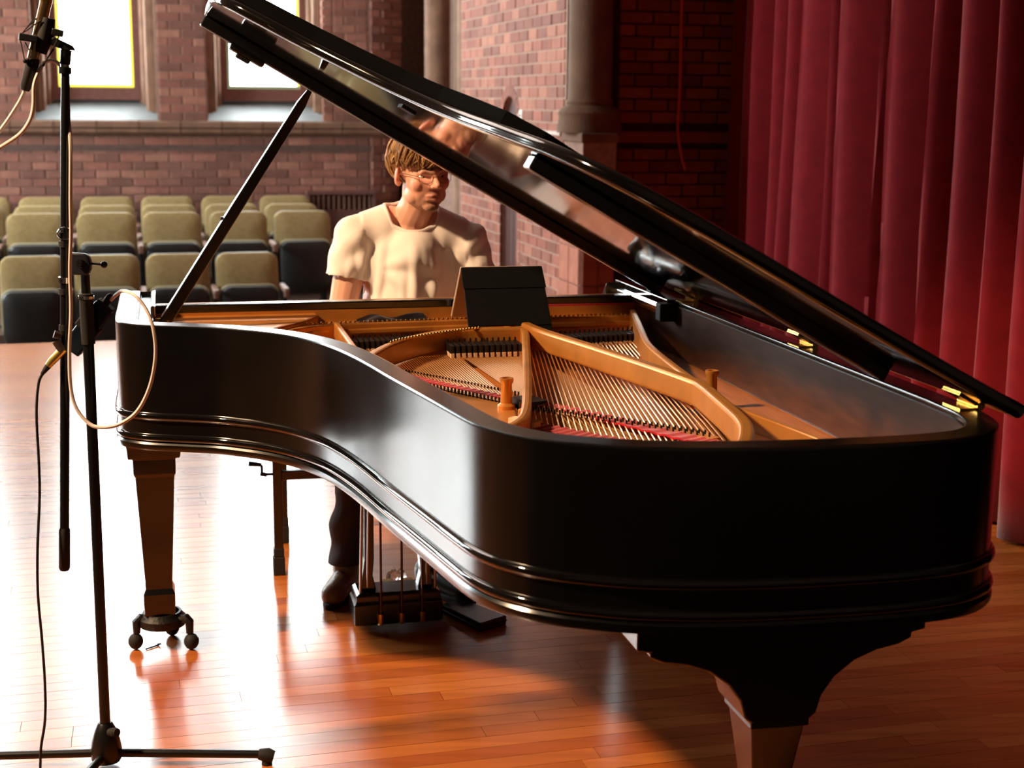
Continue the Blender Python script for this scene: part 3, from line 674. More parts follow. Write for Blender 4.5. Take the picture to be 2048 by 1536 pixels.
# lid
LA = R(29.9); ce, se = math.cos(LA), math.sin(LA)
def lidp(w, t, h): return (-.045 + w * ce - h * se, t, .958 + w * se + h * ce)
LID = [(0, .04), (.5, .04), (1.0, .04), (1.495, .04), (1.50, .30), (1.495, .55), (1.46, .66), (1.38, .73), (1.28, .80), (1.18, .90), (1.095, 1.0), (1.03, 1.11), (.985, 1.22), (.95, 1.34), (.915, 1.45), (.88, 1.56), (.83, 1.65), (.76, 1.72), (.66, 1.765), (.55, 1.785), (.42, 1.80), (.27, 1.815), (.16, 1.835), (.09, 1.855), (.04, 1.872), (.0, 1.88)]
lp = [(p.x, p.y) for p in smooth_path([(x, y, 0) for x, y in LID[4:]], 4)]; lp = LID[:4] + lp
n = len(lp)
prof = [(0.0, .004), (.002, 0), (0, 0)]
lid = MB()
rings = []
cxm, cym = .6, .9
def shrink(i, d):
    a = Vector(lp[(i - 1) % n]); b = Vector(lp[(i + 1) % n]); t = (b - a).normalized(); q = Vector((-t.y, t.x)); p = Vector(lp[i]) + q * d; return p
for d, h in ((.022, 0), (.012, 0), (.007, .001), (.0035, .0035), (.001, .007), (0, .012), (0, .019), (.003, .024), (.010, .026), (.022, .026)): rings.append([lidp(*shrink(i, d), h) for i in range(n)])
vs = [p for r in rings for p in r]; k = len(rings)
fs = [(i * n + j, i * n + (j + 1) % n, (i + 1) * n + (j + 1) % n, (i + 1) * n + j) for i in range(k - 1) for j in range(n)] + [tuple(range(n - 1, -1, -1)), tuple((k - 1) * n + j for j in range(n))]
lid_o = obj('lid', lid.add(vs, fs), M['lacquer_gloss'], piano, smooth=50)
FL = [(.42, .05), (1.495, .05), (1.50, .55), (1.455, .65), (1.37, .715), (1.27, .785), (1.17, .885), (1.085, .985), (1.02, 1.10), (.975, 1.21), (.93, 1.33), (.86, 1.40), (.72, 1.42), (.55, 1.42), (.42, 1.40)]
flap = MB(); nf = len(FL)
flap.add([lidp(x, y, .0265) for x, y in FL] + [lidp(x, y, .032 + .026 * min(1, max(0, (x - .42) / .55))) for x, y in FL], [tuple(range(nf - 1, -1, -1)), tuple(range(nf, 2 * nf))] + [(i, (i + 1) % nf, nf + (i + 1) % nf, nf + i) for i in range(nf)])
obj('lid_flap', flap, mat('dull_black_flap', '#050505', .95, spec=.04), lid_o, bevel=.005, label='front flap folded back on top of the lid')
for w0, w1, t0, t1, hh in ((.02, 1.49, .045, .095, .030), (.03, .872, 1.42, 1.47, .028)):
    b_ = MB(); b_.prism([(w0, t0), (w1, t0), (w1, t1), (w0, t1)], -hh, 0, lidp); obj('batten', b_, M['lacquer'], lid_o, bevel=.004)
obj('prop_cup', MB().prism([(1.30, .06), (1.40, .06), (1.40, .11), (1.30, .11)], -.045, -.029, lidp), M['lacquer'], lid_o, bevel=.006)
obj('prop_cup', MB().prism([(1.335, .065), (1.375, .065), (1.375, .105), (1.335, .105)], -.055, -.04, lidp), M['iron'], lid_o, bevel=.004)
obj('lid_mark', MB().prism([(1.005, .80), (1.04, .80), (1.04, .86), (1.005, .86)], -.004, .0, lidp), M['rubber'], lid_o)
pa = Vector((1.385, .17, .90)); pb_ = Vector(lidp(1.165, .09, -.032)); ax = (pb_ - pa)
pr_ = MB(); q = ax.to_track_quat('Z', 'Y').to_matrix()
def pt(x, y, z): return pa + q @ Vector((x, y, z))
Lp = ax.length
vs = [pt(x * s_, y * s_, z) for z, s_ in ((0, 1), (Lp * .5, 1.0), (Lp * .94, .85), (Lp, .45)) for x, y in ((-.010, -.015), (.010, -.015), (.010, .015), (-.010, .015))]
pr_.add(vs, [(i * 4 + j, i * 4 + (j + 1) % 4, i * 4 + 4 + (j + 1) % 4, i * 4 + 4 + j) for i in range(3) for j in range(4)] + [(0, 1, 2, 3), (12, 13, 14, 15)])
prop = obj('lid_prop', pr_, M['lacquer'], piano, bevel=.003)
obj('bracket', MB().box(pt(.012, 0, Lp * .42), (.014, .02, .05), bev=.003), M['iron'], prop)
obj('pivot', MB().tube([pa + Vector((-.02, 0, .015)), pa + Vector((.02, 0, .015))], .008, 10), M['brass'], prop)
for t in (.268, 1.031, 1.719):
    h = MB(); h.tube([(-.047, t - .035, .956), (-.047, t + .035, .956)], .0075, 10); h.span((-.047, t - .03, .9495), (-.008, t + .03, .953))
    h.prism([(.0, t - .03), (.045, t - .03), (.045, t + .03), (.0, t + .03)], -.0035, -.0005, lidp); obj('hinge', h, M['brass'], piano, smooth=35)
# legs
def tapered(cx, cy, secs):
    """square turned sections: (half width x, half width y, z)"""
    vs = [(cx + sx * hx, cy + sy * hy, z) for hx, hy, z in secs for sx, sy in ((-1, -1), (1, -1), (1, 1), (-1, 1))]; n = len(secs)
    return MB().add(vs, [(i * 4 + j, i * 4 + (j + 1) % 4, i * 4 + 4 + (j + 1) % 4, i * 4 + 4 + j) for i in range(n - 1) for j in range(4)] + [(3, 2, 1, 0), tuple(4 * n - 4 + j for j in range(4))])
def caster(leg, x, y, cx, cy, r=.023):
    d = (Vector((x, y)) - Vector((cx, cy))).normalized(); a = MB()
    a.tube([(cx + d.x * .03, cy + d.y * .03, .078), (x - d.x * .012, y - d.y * .012, .088), (x - d.x * .004, y - d.y * .004, .08), (x - d.x * .004, y - d.y * .004, .046)], [.013, .013, .012, .010], 8)
    arm = obj('caster_arm', a, M['iron'], leg, smooth=40)
    w = MB(); w.ball((x, y, r), r, 14, (.9, .9, 1)); obj('wheel', w, M['rubber'], leg, smooth=True)
LX, LY = 1.418, .115
lg = tapered(LX, LY, [(.040, .040, .098), (.042, .042, .135), (.042, .042, .160), (.036, .036, .175), (.0365, .0365, .20), (.051, .051, .495), (.055, .055, .500), (.056, .056, .545), (.068, .068, .548), (.070, .070, .575), (.074, .074, .60), (.074, .074, .645)])
leg1 = obj('leg', lg, M['lacquer'], piano, bevel=.003)
dl = MB(); dl.lathe([(.062, .062), (.064, .066), (.064, .084), (.056, .092), (.052, .10), (.046, .10), (.046, .072), (.02, .068), (.02, .062)], 24, T3(LX - .005, LY, 0)); obj('dolly_ring', dl, M['iron'], leg1, smooth=40)
for x, y in ((1.486, .129), (1.337, .161), (1.388, .041)): caster(leg1, x, y, LX - .005, LY)
BX, BY = .06, .10
lg = tapered(BX, BY, [(.040, .040, .098), (.042, .042, .160), (.036, .036, .175), (.051, .051, .495), (.056, .056, .545), (.070, .070, .575), (.074, .074, .645)]); leg2 = obj('leg', lg, M['lacquer'], piano, bevel=.003)
obj('dolly_ring', MB().lathe([(.062, .062), (.064, .084), (.052, .10), (.046, .10), (.046, .072), (.02, .062)], 24, T3(BX, BY, 0)), M['iron'], leg2, smooth=40)
for x, y in ((BX + .07, BY + .02), (BX - .07, BY + .04), (BX, BY - .08)): caster(leg2, x, y, BX, BY)
TX, TY = .262, 1.575
br = [(.56, .645), (.56, .555), (.553, .552), (.553, .497), (.527, .492), (.527, .482), (.50, .470), (.455, .462), (.41, .445), (.37, .415), (.345, .38), (.335, .345), (.322, .335), (.322, .32), (.203, .32), (.203, .335), (.190, .345), (.18, .38), (.155, .415), (.115, .445), (.07, .462), (.025, .470), (-.002, .482), (-.002, .492), (-.03, .497), (-.03, .552), (-.037, .555), (-.037, .645)]
leg3 = obj('leg', MB().prism(br, TY - .07, TY + .07, lambda a, b, c: (a, c, b)), M['lacquer'], piano, bevel=.004, label='tail leg with a broad scrolled bracket')
obj('shaft', tapered(TX, TY, [(.036, .036, .10), (.042, .042, .165), (.037, .037, .18), (.055, .06, .325), (.0595, .064, .335)]), M['lacquer'], leg3, bevel=.003)
obj('dolly_ring', MB().lathe([(.062, .062), (.064, .084), (.052, .10), (.046, .10), (.046, .072), (.02, .062)], 24, T3(TX, TY, 0)), M['iron'], leg3, smooth=40)
for x, y in ((TX + .08, TY + .02), (TX - .07, TY + .05), (TX, TY - .085)): caster(leg3, x, y, TX, TY)
M['dull_brass'] = mat('tarnished_brass_rod', '#5a3a22', .4, metal=.7, noise=.2, scale=60); M['steel'] = mat('satin_steel_rod', '#b9b4ae', .35, metal=.9)
# pedal lyre
ly = tapered(.754, .06, [(.118, .055, .012), (.128, .06, .016), (.128, .06, .075), (.122, .055, .082), (.122, .055, .10), (.112, .05, .107)])
lyre = obj('lyre', ly, M['lacquer'], piano, bevel=.003)
for sx in (-1, 1):
    post = [(.095, .645), (.062, .645), (.066, .60), (.066, .20), (.070, .15), (.060, .107), (.105, .107), (.100, .15), (.093, .20), (.093, .60)]
    obj('lyre_post', MB().prism([(.754 + sx * x, z) for x, z in post], .04, .085, lambda a, b, c: (a, c, b)), M['lacquer'], lyre, bevel=.003)
    obj('lyre_brace', MB().tube([(.754 + sx * .108, .10, .105), (.754 + sx * .104, .12, .36), (.754 + sx * .094, .15, .645)], .0045, 8), M['steel'], lyre, smooth=True)
    obj('lyre_brace', MB().tube([(.754 + sx * .086, .092, .12), (.754 + sx * .078, .11, .645)], .0040, 8), M['steel'], lyre, smooth=True)
for x in (.807, .747, .688):
    obj('pedal_rod', MB().tube([(x, .128, .026), (x, .125, .645)], .0036, 8), M['dull_brass'], lyre, smooth=True)
    obj('rod_nut', MB().tube([(x, .128, .018), (x, .128, .05)], .0095, 8), M['brass'], lyre, smooth=40)
    obj('pedal', MB().box((x, -.08, .045), (.035, .16, .010), (R(-4), 0, 0), bev=.004), M['brass'], lyre)
obj('top_block', MB().span((.65, .03, .60), (.86, .11, .646)), M['lacquer'], lyre, bevel=.004)
obj('knee_block', MB().lathe([(.0, .618), (.05, .62), (.062, .635), (.062, .65)], 20, T3(1.225, .30, 0)), M['inner_rim'], piano, smooth=True)
# ------------------------------------------------------------------ piano bench
M['bench_leather'] = mat('black_bench_leather', '#141211', .5, noise=.2, scale=30, bump=.2)
bench = thing('piano_bench', 'black adjustable piano bench with a crank, under the seated pianist', 'bench', PIANO @ T3(.68, -.62, 0))
s = MB(); pad(s, rounded(.74, .33, .03, .03), 0, .06, .012, (0, 0, 0))
seat = obj('seat', s, M['bench_leather'], bench, T3(0, .165, .43) @ Matrix.Rotation(R(90), 4, 'X'), smooth=40)
for sx in (-1, 1):
    for y in (-.16, .18):
        lx = .372 if y > 0 else .330
        l = obj('leg', MB().box((sx * lx, y, .235), (.030, .030, .41)), M['lacquer'], bench, bevel=.003)
        obj('foot', MB().box((sx * lx, y, .03), (.037, .037, .06)).box((sx * lx, y, .075), (.033, .033, .03)), M['rubber'], l, bevel=.004)
for y in (-.16, .18): obj('rail', MB().box((0, y, .325), (.72, .024, .030)), M['lacquer'], bench, bevel=.003)
for sx in (-1, 1): obj('rail', MB().box((sx * .372, .01, .325), (.024, .31, .030)), M['lacquer'], bench, bevel=.003)
obj('seat_frame', MB().box((0, 0, .415), (.72, .33, .035)), M['lacquer'], bench, bevel=.003)
ck = MB(); ck.tube([(.385, .20, .335), (.412, .20, .335), (.420, .20, .338), (.420, .20, .362), (.424, .20, .366)], .0045, 8); ck.tube([(.405, .20, .333), (.425, .20, .338)], .007, 8); ck.tube([(.420, .20, .366), (.460, .20, .372)], [.006, .0085], 10)
obj('crank', ck, M['iron'], bench, smooth=40)

# ------------------------------------------------------------------ microphone stand, microphone, cables (placed at their own distance, three metres from the camera)
C0 = Vector((0, 0, CAM_H))
def at(x, y, Y):
    d = _fw * CAM_F + CR * (x - 1024) - CU * (y - 768); return C0 + d * (Y / d.y)
BASE = Vector((-.911, 3.065, 0))
stand = thing('microphone_stand', 'black boom microphone stand on a tripod base left of the piano', 'microphone stand', Matrix.Translation(BASE))
inv = Matrix.Translation(-BASE)
def loc(p): return inv @ Vector(p)
hub = MB(); hub.lathe([(.030, .012), (.034, .02), (.0345, .04), (.031, .062), (.024, .085), (.017, .100), (.014, .104)], 24)
hb = obj('hub', hub, M['black_metal'], stand, smooth=50)
obj('knob', MB().tube([(.012, -.012, .085), (.030, -.024, .090)], [.010, .0105], 12).tube([(.028, -.022, .0895), (.034, -.026, .091)], [.011, .009], 12), M['rubber'], hb, smooth=40)
for ang, L_ in ((2.0, .355), (183.0, .38), (262.0, .38)):
    c, s_ = math.cos(R(ang)), math.sin(R(ang))
    lg = obj('leg', MB().tube([(c * .02, s_ * .02, .030), (c * L_, s_ * L_, .024)], .0095, 10), M['black_metal'], stand, smooth=40)
    obj('foot', MB().tube([(c * (L_ - .012), s_ * (L_ - .012), .0245), (c * (L_ + .008), s_ * (L_ + .008), .022), (c * (L_ + .022), s_ * (L_ + .022), .018)], [.012, .0165, .013], 12).tube([(c * (L_ + .006), s_ * (L_ + .006), .02), (c * (L_ + .006), s_ * (L_ + .006), .0)], [.010, .012], 10), M['rubber'], lg, smooth=40)
top = Vector((.004, -.005, 1.07))
obj('pole', MB().tube([(0, 0, .10), top], .0118, 14), M['black_metal'], stand, smooth=40)
obj('upper_pole', MB().tube([top + Vector((0, 0, -.02)), top + Vector((0, 0, .075))], .0098, 14), M['black_metal'], stand, smooth=40)
obj('clutch', MB().lathe([(.0145, -.10), (.0145, -.004), (.0155, 0), (.0155, .007), (.012, .009)], 18, Matrix.Translation(top)), M['rubber'], stand, smooth=40)
obj('clutch_ring', MB().lathe([(.0162, -.003), (.0162, .003)], 18, Matrix.Translation(top)), M['chrome'], stand, smooth=40)
sv = Vector((.006, -.03, 1.145))
sw_ = MB(); pl = [(-.028, -.024), (.013, -.024), (.019, -.012), (.0205, 0), (.017, .013), (.008, .021), (-.028, .023)]
sw_.prism(pl, -.008, .008, lambda a, b, c: (sv.x + a, sv.y + c, sv.z + b)); sw_.tube([sv + Vector((0, .012, -.02)), top + Vector((0, 0, .06))], .009, 10)
swv = obj('swivel', sw_, mat('dark_grey_cast_metal', '#2b2d2f', .45, metal=.4, noise=.2, scale=50), stand, smooth=40, bevel=.003)
obj('bolt', MB().tube([sv + Vector((0, -.0085, 0)), sv + Vector((0, -.0125, 0))], .0095, 14).tube([sv + Vector((0, -.012, 0)), sv + Vector((0, -.0145, 0))], .004, 10), M['iron'], swv, smooth=40)
obj('handle', MB().tube([sv + Vector((.015, 0, 0)), sv + Vector((.042, 0, -.002))], .0026, 8).ball(sv + Vector((.046, 0, -.002)), .0075, 12), M['black_metal'], swv, smooth=True)
b0, b1 = loc(at(129, 1060, 3.0)), loc(at(131, 140, 3.0))
obj('boom', MB().tube([b0, b0.lerp(b1, .92)], .0098, 14), M['black_metal'], stand, smooth=40)
obj('boom_tip', MB().tube([b0.lerp(b1, .90), b0.lerp(b1, .995)], [.0098, .0085], 14), M['black_metal'], stand, smooth=40)
ws = loc(at(129, 1140, 3.0)); obj('counterweight', MB().tube([b0 + (b0 - ws) * .08, b0, ws + (b0 - ws) * .06, ws], [.009, .0118, .0118, .0095], 16), M['rubber'], stand, smooth=40)
for y, r in ((470, .0135), (488, .0125), (560, .0125), (583, .0125), (655, .0115)):
    p = loc(at(129, y, 3.0)); d = (b1 - b0).normalized(); obj('collar', MB().tube([p - d * .006, p + d * .006], r, 14), M['rubber'] if y != 560 else M['chrome'], stand, smooth=40)
obj('ring_clip', MB().tube([loc(at(129 + 14 * math.cos(a), 467 + 12 * math.sin(a), 2.985)) for a in [2 * math.pi * k / 16 for k in range(17)]], .0016, 6), M['chrome'], stand, smooth=True)
e1, e2, e3 = loc(at(130, 143, 3.0)), loc(at(131, 100, 3.0)), loc(at(98, 84, 3.0))
obj('thread_collar', MB().tube([loc(at(130, 148, 3.0)), loc(at(130, 134, 3.0))], .0128, 16), M['black_metal'], stand, smooth=40)
obj('thread', MB().tube([loc(at(130, 136, 3.0)), loc(at(130, 128, 3.0))], .009, 12), M['chrome'], stand, smooth=40)
mount = thing('shock_mount', 'black spider shock mount holding the microphone at the top of the boom stand', 'shock mount', Matrix.Translation(at(90, 75, 3.0)))
mi = Matrix.Translation(-at(90, 75, 3.0))
def lm(x, y, Y): return mi @ at(x, y, Y)
obj('socket', MB().tube([lm(130, 129, 3.0), lm(132, 100, 3.0)], [.0105, .0115], 14), M['black_metal'], mount, smooth=40)
lev = MB(); P = [(96, 78), (108, 74), (130, 84), (146, 92), (152, 102), (143, 101), (128, 101), (112, 94), (98, 90)]
n = len(P); lev.add([lm(x, y, 2.988) for x, y in P] + [lm(x, y, 3.012) for x, y in P], [tuple(range(n)), tuple(range(2 * n - 1, n - 1, -1))] + [(i, n + i, n + (i + 1) % n, (i + 1) % n) for i in range(n)])
obj('lever', lev, M['black_metal'], mount, bevel=.002)
bar_ = MB()
for P in ([(38, 65), (76, 72), (75, 85), (37, 81)], [(104, 56), (128, 61), (126, 75), (102, 70)]):
    bar_.add([lm(x, y, 2.97) for x, y in P] + [lm(x, y, 3.03) for x, y in P], [(0, 1, 2, 3), (7, 6, 5, 4)] + [(i, 4 + i, 4 + (i + 1) % 4, (i + 1) % 4) for i in range(4)])
obj('outer_frame', bar_, M['black_metal'], mount, bevel=.002)
cl = MB(); cl.tube([lm(97, 36, 3.0), lm(90, 75, 3.0), lm(80, 105, 3.0)], [.013, .0175, .013], 14)
obj('clip', cl, M['rubber'], mount, smooth=40)
for pts in (((70, 35), (46, 64), (74, 36)), ((82, 40), (52, 62), (38, 70)), ((41, 82), (50, 124), (56, 118)), ((50, 84), (64, 110), (52, 122)), ((108, 98), (90, 124), (84, 130)), ((118, 72), (106, 98), (88, 128))):
    obj('elastic', MB().tube([lm(x, y, 2.985) for x, y in pts], .0013, 6), M['rubber'], mount, smooth=True)
for x, y in ((50, 122), (86, 129)): obj('elastic_knob', MB().ball(lm(x, y, 2.985), .0045, 10), M['rubber'], mount, smooth=True)
mic = thing('microphone', 'slim gold and black condenser microphone in the shock mount at upper left', 'microphone', Matrix.Translation(at(72, 90, 3.0)))
mi = Matrix.Translation(-at(72, 90, 3.0))
ma, mb_ = lm(66, 118, 3.0), lm(102, -40, 3.0)
obj('body', MB().tube([ma, ma.lerp(mb_, .5), mb_], .0118, 20), mat('nickel_microphone_body', '#c9a878', .25, metal=1), mic, smooth=40)
obj('grip', MB().tube([lm(50, 181, 3.0), lm(52, 172, 3.0), lm(66, 121, 3.0), ma], [.0085, .0115, .0135, .0128], 18), M['rubber'], mic, smooth=40)
obj('ring', MB().tube([ma.lerp(mb_, .72), ma.lerp(mb_, .75)], .0123, 20), M['brass'], mic, smooth=40)
M['cable_beige'] = mat('beige_cable_sheath', '#e6d6cc', .5, noise=.08, scale=60)
path = [(51, 178, 3.0), (38, 205, 3.0), (10, 248, 3.0), (-20, 285, 3.0), (-42, 305, 3.0), (-30, 312, 2.99), (5, 292, 2.985), (40, 268, 2.98), (60, 240, 2.98), (67, 210, 2.98), (68, 172, 2.985), (77, 145, 2.995), (90, 124, 3.02), (112, 124, 3.03), (131, 150, 3.025), (135, 215, 3.018), (141, 290, 2.99), (141, 400, 2.985), (142, 470, 2.985), (140, 540, 2.985), (142, 620, 2.985), (139, 700, 2.98), (141, 770, 2.975), (152, 815, 2.97), (178, 847, 2.965), (205, 855, 2.96), (240, 848, 2.96), (275, 822, 2.96), (300, 772, 2.96), (311, 710, 2.96), (306, 655, 2.96), (290, 615, 2.97), (268, 590, 2.98), (246, 582, 3.02), (232, 590, 3.07), (222, 600, 3.084)]
tag(obj('microphone_cable', MB().tube(smooth_path([at(*p) for p in path], 7), .0040, 8), M['cable_beige'], None, smooth=True), 'beige microphone cable running down the boom and hanging in a loop before the piano', 'cable')
box = thing('inline_box', 'small dark blue preamplifier box strapped slantwise to the microphone stand', 'box', Matrix.Translation(at(178, 655, 3.088)))
mi = Matrix.Translation(-at(178, 655, 3.088))
ax0, ax1 = lm(142, 700, 3.088), lm(211, 612, 3.088); d = (ax1 - ax0); L_ = d.length; d.normalize(); up = Vector((0, -1, 0)); sd = d.cross(up)
def bx(a, b, c): return ax0 + d * a + sd * b + up * c
def obox(a0, a1, b0, b1, c0, c1):
    return MB().add([bx(a, b, c) for c in (c0, c1) for a, b in ((a0, b0), (a1, b0), (a1, b1), (a0, b1))], [(3, 2, 1, 0), (4, 5, 6, 7), (0, 1, 5, 4), (1, 2, 6, 5), (2, 3, 7, 6), (3, 0, 4, 7)])
obj('case', obox(0, L_, -.022, .022, -.014, .014), mat('dark_blue_anodised_case', '#0e1a2c', .35, metal=.3, noise=.15, scale=30), box, bevel=.004)
obj('end_plate', obox(L_, L_ + .006, -.020, .020, -.014, .014), M['rubber'], box, bevel=.002)
obj('strap', obox(L_ * .45, L_ * .62, -.026, .026, -.018, .018), M['rubber'], box, bevel=.002)
obj('connector', MB().tube([bx(L_ + .004, -.004, 0), bx(L_ + .022, -.004, 0), bx(L_ + .030, -.004, 0)], [.0085, .0085, .005], 14), M['rubber'], box, smooth=40)
obj('clamp_knob', MB().tube([lm(122, 672, 2.985), lm(108, 668, 2.98)], [.006, .0085], 12).tube([lm(124, 700, 2.985), lm(112, 682, 2.985)], .009, 12), mat('brown_knob', '#3a2a24', .5), box, smooth=40)
xl = thing('cable_plug', 'brass and silver plug at the end of the black cable beside the boom', 'plug', Matrix.Translation(at(105, 722, 2.985)))
mi = Matrix.Translation(-at(105, 722, 2.985))
obj('shell', MB().tube([lm(128, 697, 2.988), lm(104, 722, 2.985), lm(97, 731, 2.985)], [.0088, .0088, .0075], 16), mat('gold_connector_shell', '#d9c878', .3, metal=.8), xl, smooth=40)
obj('boot', MB().tube([lm(98, 730, 2.985), lm(84, 748, 2.985)], [.0072, .0042], 12), M['rubber'], xl, smooth=40)
fl_p = Vector((at(75, 1528, 2.96).x, 2.955, .006))
path = [at(86, 746, 2.985), at(77, 768, 2.985), at(73, 830, 2.98), at(78, 930, 2.98), at(79, 1000, 2.98), at(75, 1100, 2.97), at(76, 1190, 2.97), at(84, 1280, 2.965), at(90, 1370, 2.96), at(90, 1440, 2.96), at(82, 1495, 2.957), fl_p, fl_p + Vector((-.03, -.03, 0)), fl_p + Vector((-.14, -.06, 0)), fl_p + Vector((-.4, -.05, 0))]
tag(obj('black_cable', MB().tube(smooth_path(path, 6), .0030, 8), M['rubber'], None, smooth=True), 'thin black cable dropping from the plug to the floor at far left', 'cable')

# ------------------------------------------------------------------ small things in and under the piano
M['tablet_black'] = mat('black_tablet_cover', '#060505', .8, spec=.15, noise=.2, scale=40, bump=.1, bscale=500)
tb = thing('tablet', 'tablet computer in a black folding cover standing on the piano frame', 'tablet', PIANO @ T3(.45, .12, .887))
def slab(pts, th):
    """four corners as a slab of given thickness"""
    P = [Vector(p) for p in pts]; nrm = (P[1] - P[0]).cross(P[3] - P[0]).normalized() * th
    return MB().add(P + [p + nrm for p in P], [(3, 2, 1, 0), (4, 5, 6, 7), (0, 1, 5, 4), (1, 2, 6, 5), (2, 3, 7, 6), (3, 0, 4, 7)])
obj('cover', slab([(.126, .098, -.004), (-.110, .098, -.004), (-.108, -.025, .145), (.120, -.025, .145)], .005), M['tablet_black'], tb, bevel=.004, seg=3)
obj('fold_band', slab([(.1245, .026, .092), (-.1115, .026, .092), (-.1105, -.022, .1455), (.1225, -.022, .1455)], .002), M['tablet_black'], tb, bevel=.001)
obj('tablet_body', slab([(.136, -.10, .0), (-.106, -.10, .0), (-.108, -.034, .148), (.122, -.034, .148)], .008), mat('pale_tablet_body', '#b79c84', .4, noise=.05), tb, bevel=.003)
obj('screen', slab([(.128, -.103, .008), (-.098, -.103, .008), (-.100, -.038, .143), (.116, -.038, .143)], -.001), mat('dark_screen_glass', '#0a0b0d', .08), tb)
obj('flap', slab([(-.052, .098, -.001), (-.110, .098, -.001), (-.104, .128, -.034), (-.062, .128, -.034)], .005), M['tablet_black'], tb, bevel=.0015)
cl = MB()
def cloth_pts():
    vs = []; NX, NY = 30, 10
    for i in range(NX + 1):
        for j in range(NY + 1):
            x = i / NX; y = j / NY
            h = .026 * math.exp(-((x - .25) / .2) ** 2) + .024 * max(0, min(1, (x - .38) / .5)) * (1 if x < .96 else .3) + .004 * math.sin(9 * x + 5 * y)
            env = math.sin(math.pi * min(1, max(0, y))) ** .5
            vs.append((.845 - .205 * x, -.075 + .085 * y + .01 * math.sin(6 * x), .8640 + max(.002, 1.15 * h * env)))
    fs = [(i * (NY + 1) + j, i * (NY + 1) + j + 1, (i + 1) * (NY + 1) + j + 1, (i + 1) * (NY + 1) + j) for i in range(NX) for j in range(NY)]
    return vs, fs
cl.add(*cloth_pts())
o = obj('folded_cloth', cl, mat('dark_purple_cloth', '#1f1418', .9, noise=.3, scale=60, sheen=.3), None, PIANO, smooth=True)
sd_ = o.modifiers.new('thickness', 'SOLIDIFY'); sd_.thickness = .003
tag(o, 'dark crumpled cloth with a frayed end lying on the tuning pins left of the tablet', 'cloth')
fr = MB()
for k in range(16):
    y = -.06 + .06 * k / 15; fr.tube([(.646, y, .878), (.636, y + random.uniform(-.004, .004), .870), (.628 - random.uniform(0, .008), y + random.uniform(-.006, .006), .8645)], .0008, 5)
obj('fringe', fr, o.data.materials[0], o)
pd_ = MB().prism([(.615, .02), (.535, .205), (.445, .155), (.545, -.02)], .0, .028)
o = obj('flat_case', pd_, mat('black_flat_case', '#141517', .25, noise=.2, scale=20), None, PIANO, bevel=.004); tag(o, 'flat black case lying on the floor right of the pedals', 'case')
obj('zip', MB().tube([(.615, .021, .014), (.535, .206, .014), (.445, .156, .014)], .0015, 6), M['iron'], o)
a, b2 = Vector((-.998, 3.767, .0025)), Vector((-.970, 3.801, .0025))
o = obj('bolt', MB().tube([a, b2], .0023, 8).tube([b2 + Vector((-.005, .004, 0)), b2 + Vector((.005, -.004, .004))], .0023, 8), M['iron'], None, smooth=40); tag(o, 'small loose bolt lying on the floor by the piano leg casters', 'bolt')
wm = MB(); rw = random.Random(3)
t_ = MB().ball((0, 0, 0), 1, 12, (.032, .028, .030)); wm.add([Vector((v.x, v.y, v.z + .030)) * rw.uniform(.72, 1.12) + Vector((0, 0, .002)) for v in t_.v], t_.f)
gm_, nt_, b_ = nodes_of('clear_plastic'); setp(b_, Base_Color=(1, 1, 1, 1), Roughness=.06, IOR=1.35, Transmission_Weight=.92)
wr = obj('plastic_wrapper', wm, gm_, None, PIANO @ T3(.705, -.235, 0)); tag(wr, 'small crumpled clear plastic wrapper on the floor behind the pedal lyre', 'wrapper')
# ------------------------------------------------------------------ the pianist
def capsule(mb, pts, radii, n=12):
    P = [Vector(p) for p in pts]; r = list(radii)
    for i in range(len(P)): mb.ball(P[i], r[i], n)
    for i in range(len(P) - 1): mb.tube([P[i], P[i + 1]], [r[i], r[i + 1]], n)
    return mb
def ellip(mb, c, rad, mtx=None, n=20):
    t = MB().ball((0, 0, 0), 1.0, n, rad); mx = T3(*c) @ (mtx or Matrix.Identity(4)); return mb.add([mx @ v for v in t.v], t.f)
def fuse(mb, voxel, smooth=4):
    """one continuous skin over everything in mb"""
    me = mb.mesh('fused'); o = bpy.data.objects.new('fused', me); COL.objects.link(o)
    r = o.modifiers.new('r', 'REMESH'); r.mode = 'VOXEL'; r.voxel_size = voxel; r.adaptivity = 0
    dg = bpy.context.evaluated_depsgraph_get(); out = bpy.data.meshes.new_from_object(o.evaluated_get(dg))
    bpy.data.objects.remove(o); bpy.data.meshes.remove(me)
    bm = bmesh.new(); bm.from_mesh(out)
    for _ in range(smooth): bmesh.ops.smooth_vert(bm, verts=bm.verts, factor=.5, use_axis_x=True, use_axis_y=True, use_axis_z=True)
    bm.to_mesh(out); bm.free(); out.shade_smooth(); return out
def g(d2, w): return math.exp(-d2 / (2 * w * w))
person = thing('person', 'person in a white t-shirt and glasses seated at the piano, looking down to one side', 'person', PIANO @ T3(.62, -.66, .50))
PO = Vector((.62, -.66, .50)); PI = Matrix.Translation(-PO)
HM = T3(.573, -.515, 1.266) @ Matrix.Rotation(R(16), 4, 'Z') @ Matrix.Rotation(R(-5), 4, 'X') @ Matrix.Rotation(R(2), 4, 'Y')
hp = lambda x, y, z: HM @ Vector((x, y, z))
raw = MB(); h = MB()
ellip(h, (0, -.014, .034), (.0775, .098, .083)); ellip(h, (0, .030, -.022), (.0655, .062, .082)); ellip(h, (0, .026, -.070), (.056, .057, .043)); ellip(h, (0, .064, -.098), (.027, .021, .018))
